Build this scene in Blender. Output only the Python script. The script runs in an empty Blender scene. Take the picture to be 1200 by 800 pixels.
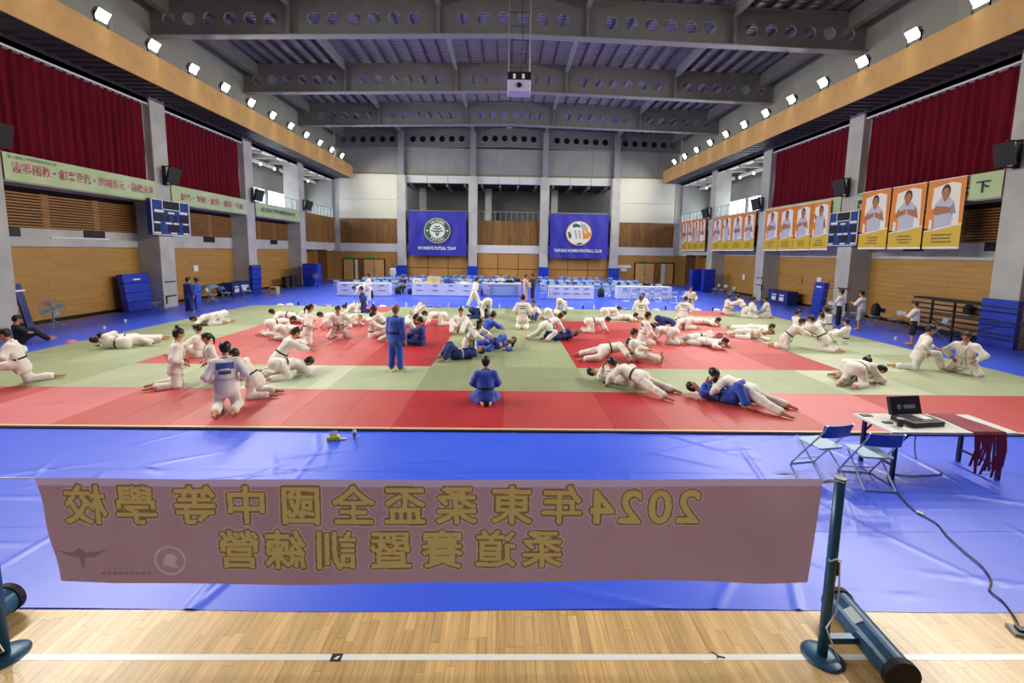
import bpy, math, random
import numpy as np
from mathutils import Vector, Matrix
random.seed(7)
sc = bpy.context.scene
COL = sc.collection

# ------------------------------------------------------------------ camera, world, exposure
cam_d = bpy.data.cameras.new('camera')
cam_d.sensor_width = 36.0
cam_d.lens = 15.0                    # 500 px focal length on a 1200 px frame
cam_d.shift_y = -50 / 1200           # the picture is a crop of a taller frame
cam_d.clip_start = 0.05
cam_d.clip_end = 300
cam = bpy.data.objects.new('camera', cam_d)
COL.objects.link(cam)
sc.camera = cam
def cam_matrix(p, y, r):
    Rz = Matrix(((math.cos(y), -math.sin(y), 0), (math.sin(y), math.cos(y), 0), (0, 0, 1)))
    B = Matrix(((1, 0, 0), (0, 0, -1), (0, 1, 0)))
    Rx = Matrix(((1, 0, 0), (0, math.cos(p), -math.sin(p)), (0, math.sin(p), math.cos(p))))
    Rr = Matrix(((math.cos(r), -math.sin(r), 0), (math.sin(r), math.cos(r), 0), (0, 0, 1)))
    W = Rr @ Rx @ B @ Rz
    return Matrix((W[0], -W[1], -W[2])).transposed()
cam.matrix_world = Matrix.Translation((0, 0, 3.2)) @ cam_matrix(0.110, 0.016, 0.015).to_4x4()

world = bpy.data.worlds.new('overcast_sky')
sc.world = world
world.use_nodes = True
world.node_tree.nodes['Background'].inputs[0].default_value = (0.93, 0.97, 1.0, 1)
world.node_tree.nodes['Background'].inputs[1].default_value = 5.0
vs = sc.view_settings
vs.view_transform = 'Standard'
vs.look = 'None'
vs.gamma = 1.0
vs.use_curve_mapping = False
vs.exposure = -0.12
LAMP_W = 330.0                       # each ledge floodlight
GLOW_W = 9.0                         # stray light of each floodlight on the wall behind it
DAY_W = 500.0                        # daylight entering one gallery window bay

# ------------------------------------------------------------------ helpers
def lin(h):
    h = h.lstrip('#')
    o = []
    for i in (0, 2, 4):
        c = int(h[i:i + 2], 16) / 255
        o.append(c / 12.92 if c <= 0.04045 else ((c + 0.055) / 1.055) ** 2.4)
    return (*o, 1)
MATS = {}
def mat(name, hexc, rough=0.6, metal=0.0, hex2=None, vscale=4.0, stretch=(1, 1, 1), rnd=0.0, bump=0.0, bscale=30.0,
        bstretch=None, spec=0.5, emit=0.0, coat=0.0, alpha=1.0, transl=0.0, sharp=(0.35, 0.65), sheen=0.0):
    if name in MATS:
        return MATS[name]
    m = bpy.data.materials.new(name)
    m.use_nodes = True
    nt = m.node_tree
    N, Lk = nt.nodes, nt.links
    b = N['Principled BSDF']
    b.inputs['Roughness'].default_value = rough
    b.inputs['Metallic'].default_value = metal
    b.inputs['Specular IOR Level'].default_value = spec
    b.inputs['Coat Weight'].default_value = coat
    b.inputs['Coat Roughness'].default_value = 0.15
    b.inputs['Sheen Weight'].default_value = sheen
    c = lin(hexc)
    out = None
    if hex2 or bump:
        tc = N.new('ShaderNodeTexCoord')
    if hex2:
        mp = N.new('ShaderNodeMapping')
        mp.inputs['Scale'].default_value = stretch
        Lk.new(tc.outputs['Object'], mp.inputs['Vector'])
        if rnd:
            oi = N.new('ShaderNodeObjectInfo')
            mul = N.new('ShaderNodeMath'); mul.operation = 'MULTIPLY'; mul.inputs[1].default_value = 37.0
            Lk.new(oi.outputs['Random'], mul.inputs[0])
            cx = N.new('ShaderNodeCombineXYZ')
            for k in range(3):
                Lk.new(mul.outputs[0], cx.inputs[k])
            Lk.new(cx.outputs[0], mp.inputs['Location'])
        no = N.new('ShaderNodeTexNoise')
        no.inputs['Scale'].default_value = vscale
        no.inputs['Detail'].default_value = 5
        Lk.new(mp.outputs[0], no.inputs['Vector'])
        cr = N.new('ShaderNodeValToRGB')
        cr.color_ramp.elements[0].position = sharp[0]
        cr.color_ramp.elements[1].position = sharp[1]
        cr.color_ramp.elements[0].color = c
        cr.color_ramp.elements[1].color = lin(hex2)
        Lk.new(no.outputs['Fac'], cr.inputs['Fac'])
        out = cr.outputs['Color']
    if rnd:
        oi = N.new('ShaderNodeObjectInfo')
        mr = N.new('ShaderNodeMapRange')
        mr.inputs['To Min'].default_value = 1 - rnd
        mr.inputs['To Max'].default_value = 1 + rnd
        Lk.new(oi.outputs['Random'], mr.inputs['Value'])
        hs = N.new('ShaderNodeHueSaturation')
        hs.inputs['Color'].default_value = c
        if out:
            Lk.new(out, hs.inputs['Color'])
        Lk.new(mr.outputs[0], hs.inputs['Value'])
        out = hs.outputs['Color']
    if out:
        Lk.new(out, b.inputs['Base Color'])
    else:
        b.inputs['Base Color'].default_value = c
    if bump:
        mp2 = N.new('ShaderNodeMapping')
        mp2.inputs['Scale'].default_value = bstretch or stretch
        Lk.new(tc.outputs['Object'], mp2.inputs['Vector'])
        n2 = N.new('ShaderNodeTexNoise')
        n2.inputs['Scale'].default_value = bscale
        n2.inputs['Detail'].default_value = 4
        Lk.new(mp2.outputs[0], n2.inputs['Vector'])
        bp = N.new('ShaderNodeBump')
        bp.inputs['Strength'].default_value = bump
        bp.inputs['Distance'].default_value = 0.02
        Lk.new(n2.outputs['Fac'], bp.inputs['Height'])
        Lk.new(bp.outputs[0], b.inputs['Normal'])
    if emit:
        b.inputs['Emission Color'].default_value = c
        b.inputs['Emission Strength'].default_value = emit
    if alpha < 1:
        b.inputs['Alpha'].default_value = alpha
    if transl:
        tr = N.new('ShaderNodeBsdfTranslucent')
        tr.inputs['Color'].default_value = c
        if out:
            Lk.new(out, tr.inputs['Color'])
        mx = N.new('ShaderNodeMixShader')
        mx.inputs[0].default_value = transl
        Lk.new(b.outputs[0], mx.inputs[1])
        Lk.new(tr.outputs[0], mx.inputs[2])
        Lk.new(mx.outputs[0], N['Material Output'].inputs['Surface'])
    MATS[name] = m
    return m

class MB:
    """Collects faces of one part and links them as one mesh object."""
    def __init__(s):
        s.v, s.f, s.m = [], [], []
    def face(s, pts, m=0):
        n = len(s.v)
        s.v += [tuple(p) for p in pts]
        s.f.append(tuple(range(n, n + len(pts)))); s.m.append(m)
        return s
    def grid(s, rows, m=0, closed=False):
        n, w = len(s.v), len(rows[0])
        for r in rows:
            s.v += [tuple(p) for p in r]
        for i in range(len(rows) - 1):
            for j in range(w if closed else w - 1):
                k = (j + 1) % w
                s.f.append((n + i * w + j, n + i * w + k, n + (i + 1) * w + k, n + (i + 1) * w + j)); s.m.append(m)
        return s
    def box(s, x0, x1, y0, y1, z0, z1, m=0):
        n = len(s.v)
        s.v += [(x, y, z) for z in (z0, z1) for y in (y0, y1) for x in (x0, x1)]
        for f in ((0, 2, 3, 1), (4, 5, 7, 6), (0, 1, 5, 4), (2, 6, 7, 3), (0, 4, 6, 2), (1, 3, 7, 5)):
            s.f.append(tuple(n + i for i in f)); s.m.append(m)
        return s
    def bar(s, a, b, w, h, m=0, up=(0, 0, 1)):
        a, b = Vector(a), Vector(b)
        d = (b - a).normalized()
        u = Vector(up)
        if abs(d.dot(u)) > 0.99:
            u = Vector((0, 1, 0))
        x = d.cross(u).normalized() * (w / 2)
        z = x.cross(d).normalized() * (h / 2)
        n = len(s.v)
        for p in (a, b):
            s.v += [tuple(p - x - z), tuple(p + x - z), tuple(p + x + z), tuple(p - x + z)]
        for f in ((0, 3, 2, 1), (4, 5, 6, 7), (0, 1, 5, 4), (1, 2, 6, 5), (2, 3, 7, 6), (3, 0, 4, 7)):
            s.f.append(tuple(n + i for i in f)); s.m.append(m)
        return s
    def tube(s, pts, r, n=8, m=0, cap=True):
        P = [Vector(p) for p in pts]
        rs = r if isinstance(r, (list, tuple)) else [r] * len(P)
        rows, u = [], None
        for i, p in enumerate(P):
            d = (P[min(i + 1, len(P) - 1)] - P[max(i - 1, 0)]).normalized()
            if u is None:
                u = d.cross(Vector((0, 0, 1)) if abs(d.z) < 0.9 else Vector((1, 0, 0))).normalized()
            else:
                u = (u - d * u.dot(d)).normalized()
            w = d.cross(u)
            rows.append([p + (u * math.cos(2 * math.pi * k / n) + w * math.sin(2 * math.pi * k / n)) * rs[i] for k in range(n)])
        base = len(s.v)
        s.grid(rows, m, closed=True)
        if cap:
            s.f.append(tuple(base + k for k in range(n - 1, -1, -1))); s.m.append(m)
            e = base + (len(P) - 1) * n
            s.f.append(tuple(e + k for k in range(n))); s.m.append(m)
        return s
    def lathe(s, prof, c=(0, 0, 0), n=16, m=0):
        rows = [[(c[0] + r * math.cos(2 * math.pi * k / n), c[1] + r * math.sin(2 * math.pi * k / n), c[2] + z) for k in range(n)] for r, z in prof]
        return s.grid(rows, m, closed=True)
    def mesh(s, name, mats, smooth=False):
        me = bpy.data.meshes.new(name)
        me.from_pydata(s.v, [], s.f)
        for mt in (mats if isinstance(mats, (list, tuple)) else [mats]):
            me.materials.append(mt)
        if any(s.m):
            me.polygons.foreach_set('material_index', s.m)
        if smooth:
            me.polygons.foreach_set('use_smooth', [True] * len(s.f))
        me.update()
        return me
    def build(s, name, mats, parent=None, smooth=False, bevel=0.0):
        o = link(name, s.mesh(name, mats, smooth), parent)
        if bevel:
            md = o.modifiers.new('bevel', 'BEVEL'); md.width = bevel; md.segments = 2; md.limit_method = 'ANGLE'
        return o

def link(name, data, parent=None, loc=None, rot=None):
    o = bpy.data.objects.new(name, data)
    COL.objects.link(o)
    if parent:
        o.parent = parent
    if loc is not None:
        o.location = loc
    if rot is not None:
        o.rotation_euler = rot
    return o
def tag(o, label, cat, group=None, kind=None):
    o['label'] = label
    o['category'] = cat
    if group:
        o['group'] = group
    if kind:
        o['kind'] = kind
    return o
def thing(name, label, cat, loc=(0, 0, 0), rz=0.0, group=None):
    o = link(name, None, None, loc, (0, 0, rz))
    o.empty_display_size = 0.2
    return tag(o, label, cat, group)
def struct(o):
    o['kind'] = 'structure'
    return o
def copy_tree(o, parent=None):
    c = o.copy()
    COL.objects.link(c)
    if parent:
        c.parent = parent
    for ch in list(KIDS.get(o.name, [])):
        copy_tree(ch, c)
    return c
KIDS = {}
def register(root):                      # remember the children of a prototype so copies are cheap
    ch = [x for x in bpy.data.objects if x.parent == root]
    KIDS[root.name] = ch
    for x in ch:
        register(x)
    return root
def text_mesh(body, size=1.0, offset=0.0, extrude=0.0, align='CENTER', spacing=1.0):
    cu = bpy.data.curves.new('lettering', 'FONT')
    cu.body = body
    cu.size = size
    cu.offset = offset
    cu.extrude = extrude
    cu.align_x = align
    cu.align_y = 'CENTER'
    cu.space_character = spacing
    cu.resolution_u = 3
    o = bpy.data.objects.new('lettering', cu)
    COL.objects.link(o)
    bpy.context.view_layer.update()
    me = bpy.data.meshes.new_from_object(o.evaluated_get(bpy.context.evaluated_depsgraph_get()))
    bpy.data.objects.remove(o)
    bpy.data.curves.remove(cu)
    return me
ORD = ['first', 'second', 'third', 'fourth', 'fifth', 'sixth', 'seventh', 'eighth', 'ninth', 'tenth', 'eleventh', 'twelfth',
       'thirteenth', 'fourteenth', 'fifteenth', 'sixteenth', 'seventeenth', 'eighteenth', 'nineteenth', 'twentieth']
ORD += ['twenty-' + q for q in ORD[:9]] + ['thirtieth'] + ['thirty-' + q for q in ORD[:9]]

# ------------------------------------------------------------------ materials
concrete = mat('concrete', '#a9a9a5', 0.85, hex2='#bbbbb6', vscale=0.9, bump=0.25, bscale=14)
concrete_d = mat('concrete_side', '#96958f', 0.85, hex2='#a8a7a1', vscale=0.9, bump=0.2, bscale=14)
cladding = mat('grey_cladding', '#828482', 0.6, hex2='#8b8d8a', vscale=0.7)
steel = mat('painted_steel', '#696a6a', 0.5, hex2='#707070', vscale=1.5)
steel_l = mat('painted_steel_flange', '#85868c', 0.4)
deck = mat('roof_deck', '#b4b6c8', 0.38, metal=0.85)
joist_m = mat('joist_steel', '#4a4a50', 0.5)
wood_wall = mat('wood_wall_board', '#a67b39', 0.5, hex2='#b18643', vscale=3, stretch=(1, 0.25, 3), rnd=0.05, bump=0.05, bscale=20)
wood_back = mat('wood_wall_backing', '#6b451c', 0.7)
wood_slat = mat('wood_slat', '#845a2a', 0.55, hex2='#946932', vscale=4, stretch=(1, 0.3, 2), rnd=0.06)
wood_dark = mat('dark_wood_board', '#6b4a20', 0.5, hex2='#8a6230', vscale=2.5, stretch=(3, 3, 0.3), rnd=0.22)
slat_void = mat('louvre_void', '#2a1c10', 0.9)
white_wall = mat('white_panel', '#d4d4c2', 0.6)
white_band = mat('white_band', '#cfcfcb', 0.6)
tan = mat('ledge_board', '#c3995c', 0.55, hex2='#cca266', vscale=2, rnd=0.03)
soffit_m = mat('dark_soffit', '#3c3d42', 0.5)
black = mat('black_plastic', '#121214', 0.45)
dark = mat('dark_metal', '#1c1c22', 0.4, metal=0.3)
red_cloth = mat('red_curtain', '#560418', 0.9, hex2='#690a20', vscale=2, stretch=(3, 3, 0.2), bump=0.3, bscale=12, bstretch=(3, 3, 0.15), spec=0.2)
green_ban = mat('pale_green_banner', '#a9bd8d', 0.6, hex2='#b9cba0', vscale=0.9)
blue_pad = mat('blue_vinyl', '#1533a8', 0.35, hex2='#1a3cb8', vscale=2)
blue_pad_d = mat('dark_blue_vinyl', '#10257c', 0.4)
blue_sheet = mat('blue_floor_film', '#3a5cec', 0.36, hex2='#4263ee', vscale=0.6, bump=0.12, bscale=3.0, bstretch=(1, 1, 1), spec=0.6)
wood_floor = mat('maple_plank', '#d8b680', 0.3, hex2='#be965e', vscale=3, stretch=(14, 0.9, 3), rnd=0.16, sharp=(0.4, 0.75), spec=0.5)
white_paint = mat('white_paint', '#eceef0', 0.3)
white_pl = mat('white_plastic', '#e4e4e2', 0.4)
glass_day = mat('window_pane', '#f4f8ff', 0.1, alpha=0.12)
alu = mat('aluminium', '#a9acb0', 0.35, metal=0.8)
grey_pl = mat('grey_plastic', '#8b8d90', 0.5)
# ------------------------------------------------------------------ hall dimensions (metres; camera at the origin, Y into the hall)
X0, HALF = 0.2, 17.95                 # centre line and distance to the column faces
def WX(s, d):                         # s = -1 left, +1 right; d = distance outward from the column face
    return X0 + s * (HALF + d)
COLY = [15.2, 22.8, 30.4, 38.0, 45.6]
FAR = 45.6
NEAR = -4.0

# ------------------------------------------------------------------ floor
fl = struct(MB().box(-24, 24.4, NEAR, FAR + 6, -0.3, -0.006).build('floor', mat('floor_slab', '#c39d66', 0.3, hex2='#b08a55', vscale=2, stretch=(10, 0.6, 1))))
pw = 0.078
x = -4.95
k = 0
plank_meshes = {}
while x < 5.1:
    y = 2.35 + random.random() * 0.5
    ys = [2.3]
    while y < 3.66:
        ys.append(round(y, 2)); y += random.choice((0.55, 0.75, 0.95))
    ys.append(3.7)
    for a, b in zip(ys[:-1], ys[1:]):
        Ln = round(b - a, 2)
        if Ln < 0.06:
            continue
        if Ln not in plank_meshes:
            plank_meshes[Ln] = MB().box(0.0008, pw - 0.0008, 0.001, Ln - 0.001, -0.006, 0.0).mesh('plank', wood_floor)
        link('plank', plank_meshes[Ln], fl, (x, a, 0))
    x += pw
MB().box(-24, 24.4, 3.03, 3.08, 0.0, 0.0012).build('court_line', white_paint, fl)

# blue protective film over the sports floor, in overlapping strips
random.seed(11)
ridges = []
for i in range(100):
    cx, cy = random.uniform(-7, 8), random.uniform(3.5, 7.2)
    an = random.choice((random.uniform(-0.5, 0.5), random.uniform(0.6, 2.4)))
    ridges.append((cx, cy, math.cos(an), math.sin(an), random.uniform(0.25, 1.2), random.uniform(0.012, 0.03), random.uniform(0.006, 0.018)))
def wrinkle(x, y):
    z = 0.0
    for cx, cy, c, s, ln, wd, h in ridges:
        dx, dy = x - cx, y - cy
        t, n = dx * c + dy * s, -dx * s + dy * c
        if abs(t) < ln and abs(n) < wd * 3:
            z += h * (1 - (t / ln) ** 2) * math.exp(-(n / wd) ** 2)
    return z
def sheet(x0, x1, y0, y1, z, label, fine=False):
    m = MB()
    if fine:
        xs = [x0] + list(np.arange(-7.5, 8.5, 0.04)) + [x1]
        ys = list(np.linspace(y0, y1, max(3, int((y1 - y0) / 0.04))))
        m.grid([[(X, Y + (0.02 * math.sin(X * 1.1) if Y == y0 else 0), z + wrinkle(X, Y)) for X in xs] for Y in ys])
    else:
        xs = np.linspace(x0, x1, max(2, int((x1 - x0) / 1.5)))
        ys = np.linspace(y0, y1, max(2, int((y1 - y0) / 1.5)))
        m.grid([[(X, Y, z) for X in xs] for Y in ys])
    n = len(m.v)
    m.box(x0, x1, y0, y1, -0.004, 0.0005)
    return tag(m.build('floor_sheet', blue_sheet, smooth=fine), label, 'floor sheet', 'blue floor sheets')
sheet(-18.4, 18.8, 3.50, 4.66, 0.003, 'blue floor film strip nearest the bare wood floor', True)
sheet(-18.4, 18.8, 4.62, 5.95, 0.005, 'blue floor film strip under the white folding table', True)
sheet(-18.4, 18.8, 5.91, 7.32, 0.007, 'blue floor film strip along the front edge of the mats', True)
sheet(-18.4, -13.9, 7.28, 24.0, 0.004, 'blue floor film strip between the mats and the left wall')
sheet(14.05, 18.6, 7.28, 24.0, 0.004, 'blue floor film strip between the mats and the right wall')
sheet(-18.4, 18.8, 23.9, 44.6, 0.003, 'blue floor film behind the mats under the tables and chairs')

# ------------------------------------------------------------------ judo mats
MZ = 0.045                             # top of the mats
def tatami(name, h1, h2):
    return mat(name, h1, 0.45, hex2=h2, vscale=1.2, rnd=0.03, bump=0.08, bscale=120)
red_mats = [tatami('mat_red_dark', '#a62429', '#ac282e'), tatami('mat_red', '#b0403d', '#b64643'), tatami('mat_red_sheen_light', '#ba4c4d', '#c05253'), tatami('mat_red_sheen_pink', '#c8666e', '#ce6d75')]  # dark to pink tones paint in the directional sheen of the mats
green_mats = [tatami('mat_green_dark', '#868f6c', '#8d9673'), tatami('mat_green', '#919b76', '#98a27d'), tatami('mat_green_sheen_mid', '#9ba683', '#a2ac8a'), tatami('mat_green_sheen_light', '#b2bca0', '#b9c3a8')]  # lighter greens likewise carry the mat sheen in their colour
mats_root = thing('judo_mat_area', 'joined red and green judo mats covering the middle of the hall', 'judo mats')
def tile_mesh(w, d, mt):
    g, c, z = 0.0012, 0.006, MZ
    m = MB()
    m.grid([[(x, y, zz) for x, y in ((g + i, g + i), (w - g - i, g + i), (w - g - i, d - g - i), (g + i, d - g - i))] for i, zz in ((0, 0.0), (0, z - 0.003), (c * 0.5, z))], closed=True)
    i = c * 0.5
    m.face([(g + i, g + i, z), (w - g - i, g + i, z), (w - g - i, d - g - i, z), (g + i, d - g - i, z)])
    return m.mesh('mat_tile', mt)
TM = {}
def tile(x, y, w, d, mt):
    key = (round(w, 3), d, mt.name)
    if key not in TM:
        TM[key] = tile_mesh(w, d, mt)
    return link('mat_tile', TM[key], mats_root, (x, y, 0.008))
random.seed(5)
def block(x, y, w, d, mt, horiz):      # a 2 x 2 m block of two tiles
    if horiz:
        tile(x, y, w, d / 2, mt); tile(x, y + d / 2, w, d / 2, mt)
    else:
        tile(x, y, w / 2, d, mt); tile(x + w / 2, y, w / 2, d, mt)
XA = [-14, -12, -10, -8, -6, -4, -2, 0, 2, 4, 6, 8, 10, 12, 14]
XB = [-14, -12, -10, -8, -6, -4, -2, 0, 2, 3.85, 5.7, 7.55, 9.4, 11.7, 14.0]
YB = [7.35, 9.4, 11.42, 13.42, 15.42, 17.42, 19.42, 21.5, 23.6]
# sheen tone painted on each 2 x 2 m block, nearest row first; capitals are red
SHEEN_TONES = ['BBDBCBAB*BDBBB', 'bbcbdcaabbbdcc', 'bcCBBAabABCAdc', 'bbBACAbbACCBcd', 'bcCBBAabBACDcb', 'cbDCABbbABCCbc', 'cbcdbcbbbcbbcc', 'bcbCcbcabbcbCb']
for j, rowc in enumerate(SHEEN_TONES):
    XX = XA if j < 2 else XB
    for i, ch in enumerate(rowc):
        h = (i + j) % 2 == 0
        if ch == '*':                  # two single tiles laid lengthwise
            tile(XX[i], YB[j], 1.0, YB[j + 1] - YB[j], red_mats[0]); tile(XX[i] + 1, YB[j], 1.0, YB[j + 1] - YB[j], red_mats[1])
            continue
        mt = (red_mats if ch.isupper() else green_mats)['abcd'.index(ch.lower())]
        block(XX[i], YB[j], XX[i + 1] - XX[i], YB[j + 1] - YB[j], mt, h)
edge_m = mat('beige_edge_strip', '#d8b787', 0.5)
for i in range(7):
    MB().box(-14 + 4 * i + 0.004, -10 + 4 * i - 0.004, 7.29, 7.352, 0.006, MZ + 0.009).build('edge_strip', edge_m, mats_root)
MB().box(-14, 14, 7.268, 7.29, 0.006, 0.028).build('edge_tape', mat('black_tape', '#15151a', 0.5), mats_root)

# ------------------------------------------------------------------ roof
def zb(x):                             # underside of the girders: a flat gable
    return 14.02 - 0.024 * abs(x - X0)
GH = 1.78
ceil = MB()
xs = [WX(-1, 0.2), X0, WX(1, 0.2)]
rows = []
y = NEAR
i = 0
while y < FAR + 0.3:
    for dy, dz in ((0, 0), (0.09, 0), (0.12, 0.06), (0.24, 0.06), (0.27, 0)):
        rows.append([(xx, y + dy, zb(xx) + GH + 0.2 + dz) for xx in xs])
    y += 0.3
ceil.grid(rows)
ceil = struct(ceil.build('ceiling', deck))
PX = [WX(-1, 0), -10.95, -3.5, 3.95, 11.4, WX(1, 0)]
n = 0
for a, b in zip(PX[:-1], PX[1:]):
    cnt = 8
    for q in range(1, cnt):
        xx = a + (b - a) * q / cnt
        MB().box(-0.05, 0.05, NEAR, FAR, 0, 0.2).build('joist', joist_m, ceil).location = (xx, 0, zb(xx) + GH)
for xx in PX[1:-1]:
    b = MB()
    z = zb(xx) + GH
    b.box(-0.12, 0.12, NEAR, FAR, -0.42, -0.39).box(-0.03, 0.03, NEAR, FAR, -0.39, 0.16)
    o = b.build('longitudinal_beam', steel_l, ceil)
    o.location = (xx, 0, z)
for s in (-1, 1):
    b = MB().box(-0.2, 0.2, NEAR, FAR, -0.7, 0.16)
    b.build('edge_beam', steel, ceil).location = (WX(s, -0.75), 0, zb(WX(s, 0)) + GH)
def hole_plate(m, x0, x1, z0, z1, cx, cz, r, y, flip, zoff):
    ang = sorted(set([2 * math.pi * k / 16 for k in range(16)] + [math.atan2(zz - cz, xx - cx) % (2 * math.pi) for xx in (x0, x1) for zz in (z0, z1)]))
    inn, outr = [], []
    for a in ang:
        c, s = math.cos(a), math.sin(a)
        t = min(((x1 - cx) / c if c > 1e-9 else (x0 - cx) / c if c < -1e-9 else 1e9), ((z1 - cz) / s if s > 1e-9 else (z0 - cz) / s if s < -1e-9 else 1e9))
        inn.append((cx + r * c, y, cz + r * s + zoff(cx + r * c)))
        outr.append((cx + t * c, y, cz + t * s + zoff(cx + t * c)))
    m.grid([outr, inn] if not flip else [inn, outr], closed=True)
    return inn
def girder(Y, parent, thick=0.08, holes=True, zlow=0.0, name='girder'):
    g = link(name, None, parent)
    for p, (a, b) in enumerate(zip(PX[:-1], PX[1:])):
        web = MB()
        w = (b - a)
        c0 = (a + b) / 2
        xs = [c0 + (q - 2.5) * 1.0 for q in range(6)]
        edges = [a] + [xs[0] - 0.5 + q for q in range(7)] + [b]
        for fl_, yy in ((True, Y - thick / 2), (False, Y + thick / 2)):
            for q in range(8):
                e0, e1 = edges[q], edges[q + 1]
                if 1 <= q <= 6:
                    inn = hole_plate(web, e0, e1, 0.0, GH, xs[q - 1], GH * 0.45, 0.31, yy, fl_, zb)
                    if fl_:
                        inn0 = inn if q == 1 else inn0 + inn
                else:
                    web.face([(e0, yy, zb(e0)), (e1, yy, zb(e1)), (e1, yy, zb(e1) + GH), (e0, yy, zb(e0) + GH)])
        for q in range(6):                                  # hole rims
            ring = [(xs[q] + 0.31 * math.cos(t), 0.31 * math.sin(t) + GH * 0.45 + zb(xs[q] + 0.31 * math.cos(t))) for t in [2 * math.pi * k / 16 for k in range(16)]]
            web.grid([[(x_, Y - thick / 2 - 0.012, z_) for x_, z_ in ring], [(x_, Y + thick / 2 + 0.012, z_) for x_, z_ in ring]], closed=True)
        web.build('web', steel, g)
    fg = MB()
    for a, b in ((PX[0], X0), (X0, PX[-1])):
        fg.bar((a, Y, zb(a) - 0.03), (b, Y, zb(b) - 0.03), 0.46, 0.06)
    fg.build('bottom_flange', steel_l, g)
    fg = MB()
    for a, b in ((PX[0], X0), (X0, PX[-1])):
        fg.bar((a, Y, zb(a) + GH - 0.02), (b, Y, zb(b) + GH - 0.02), 0.4, 0.05)
    fg.build('top_flange', steel, g)
    for xx in PX[1:-1]:
        MB().box(xx - 0.06, xx + 0.06, Y - 0.2, Y + 0.2, zb(xx), zb(xx) + GH).build('stiffener', steel, g)
    return g
for Y in (7.6, 15.2, 22.8, 30.4, 38.0):
    girder(Y, ceil)

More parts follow.
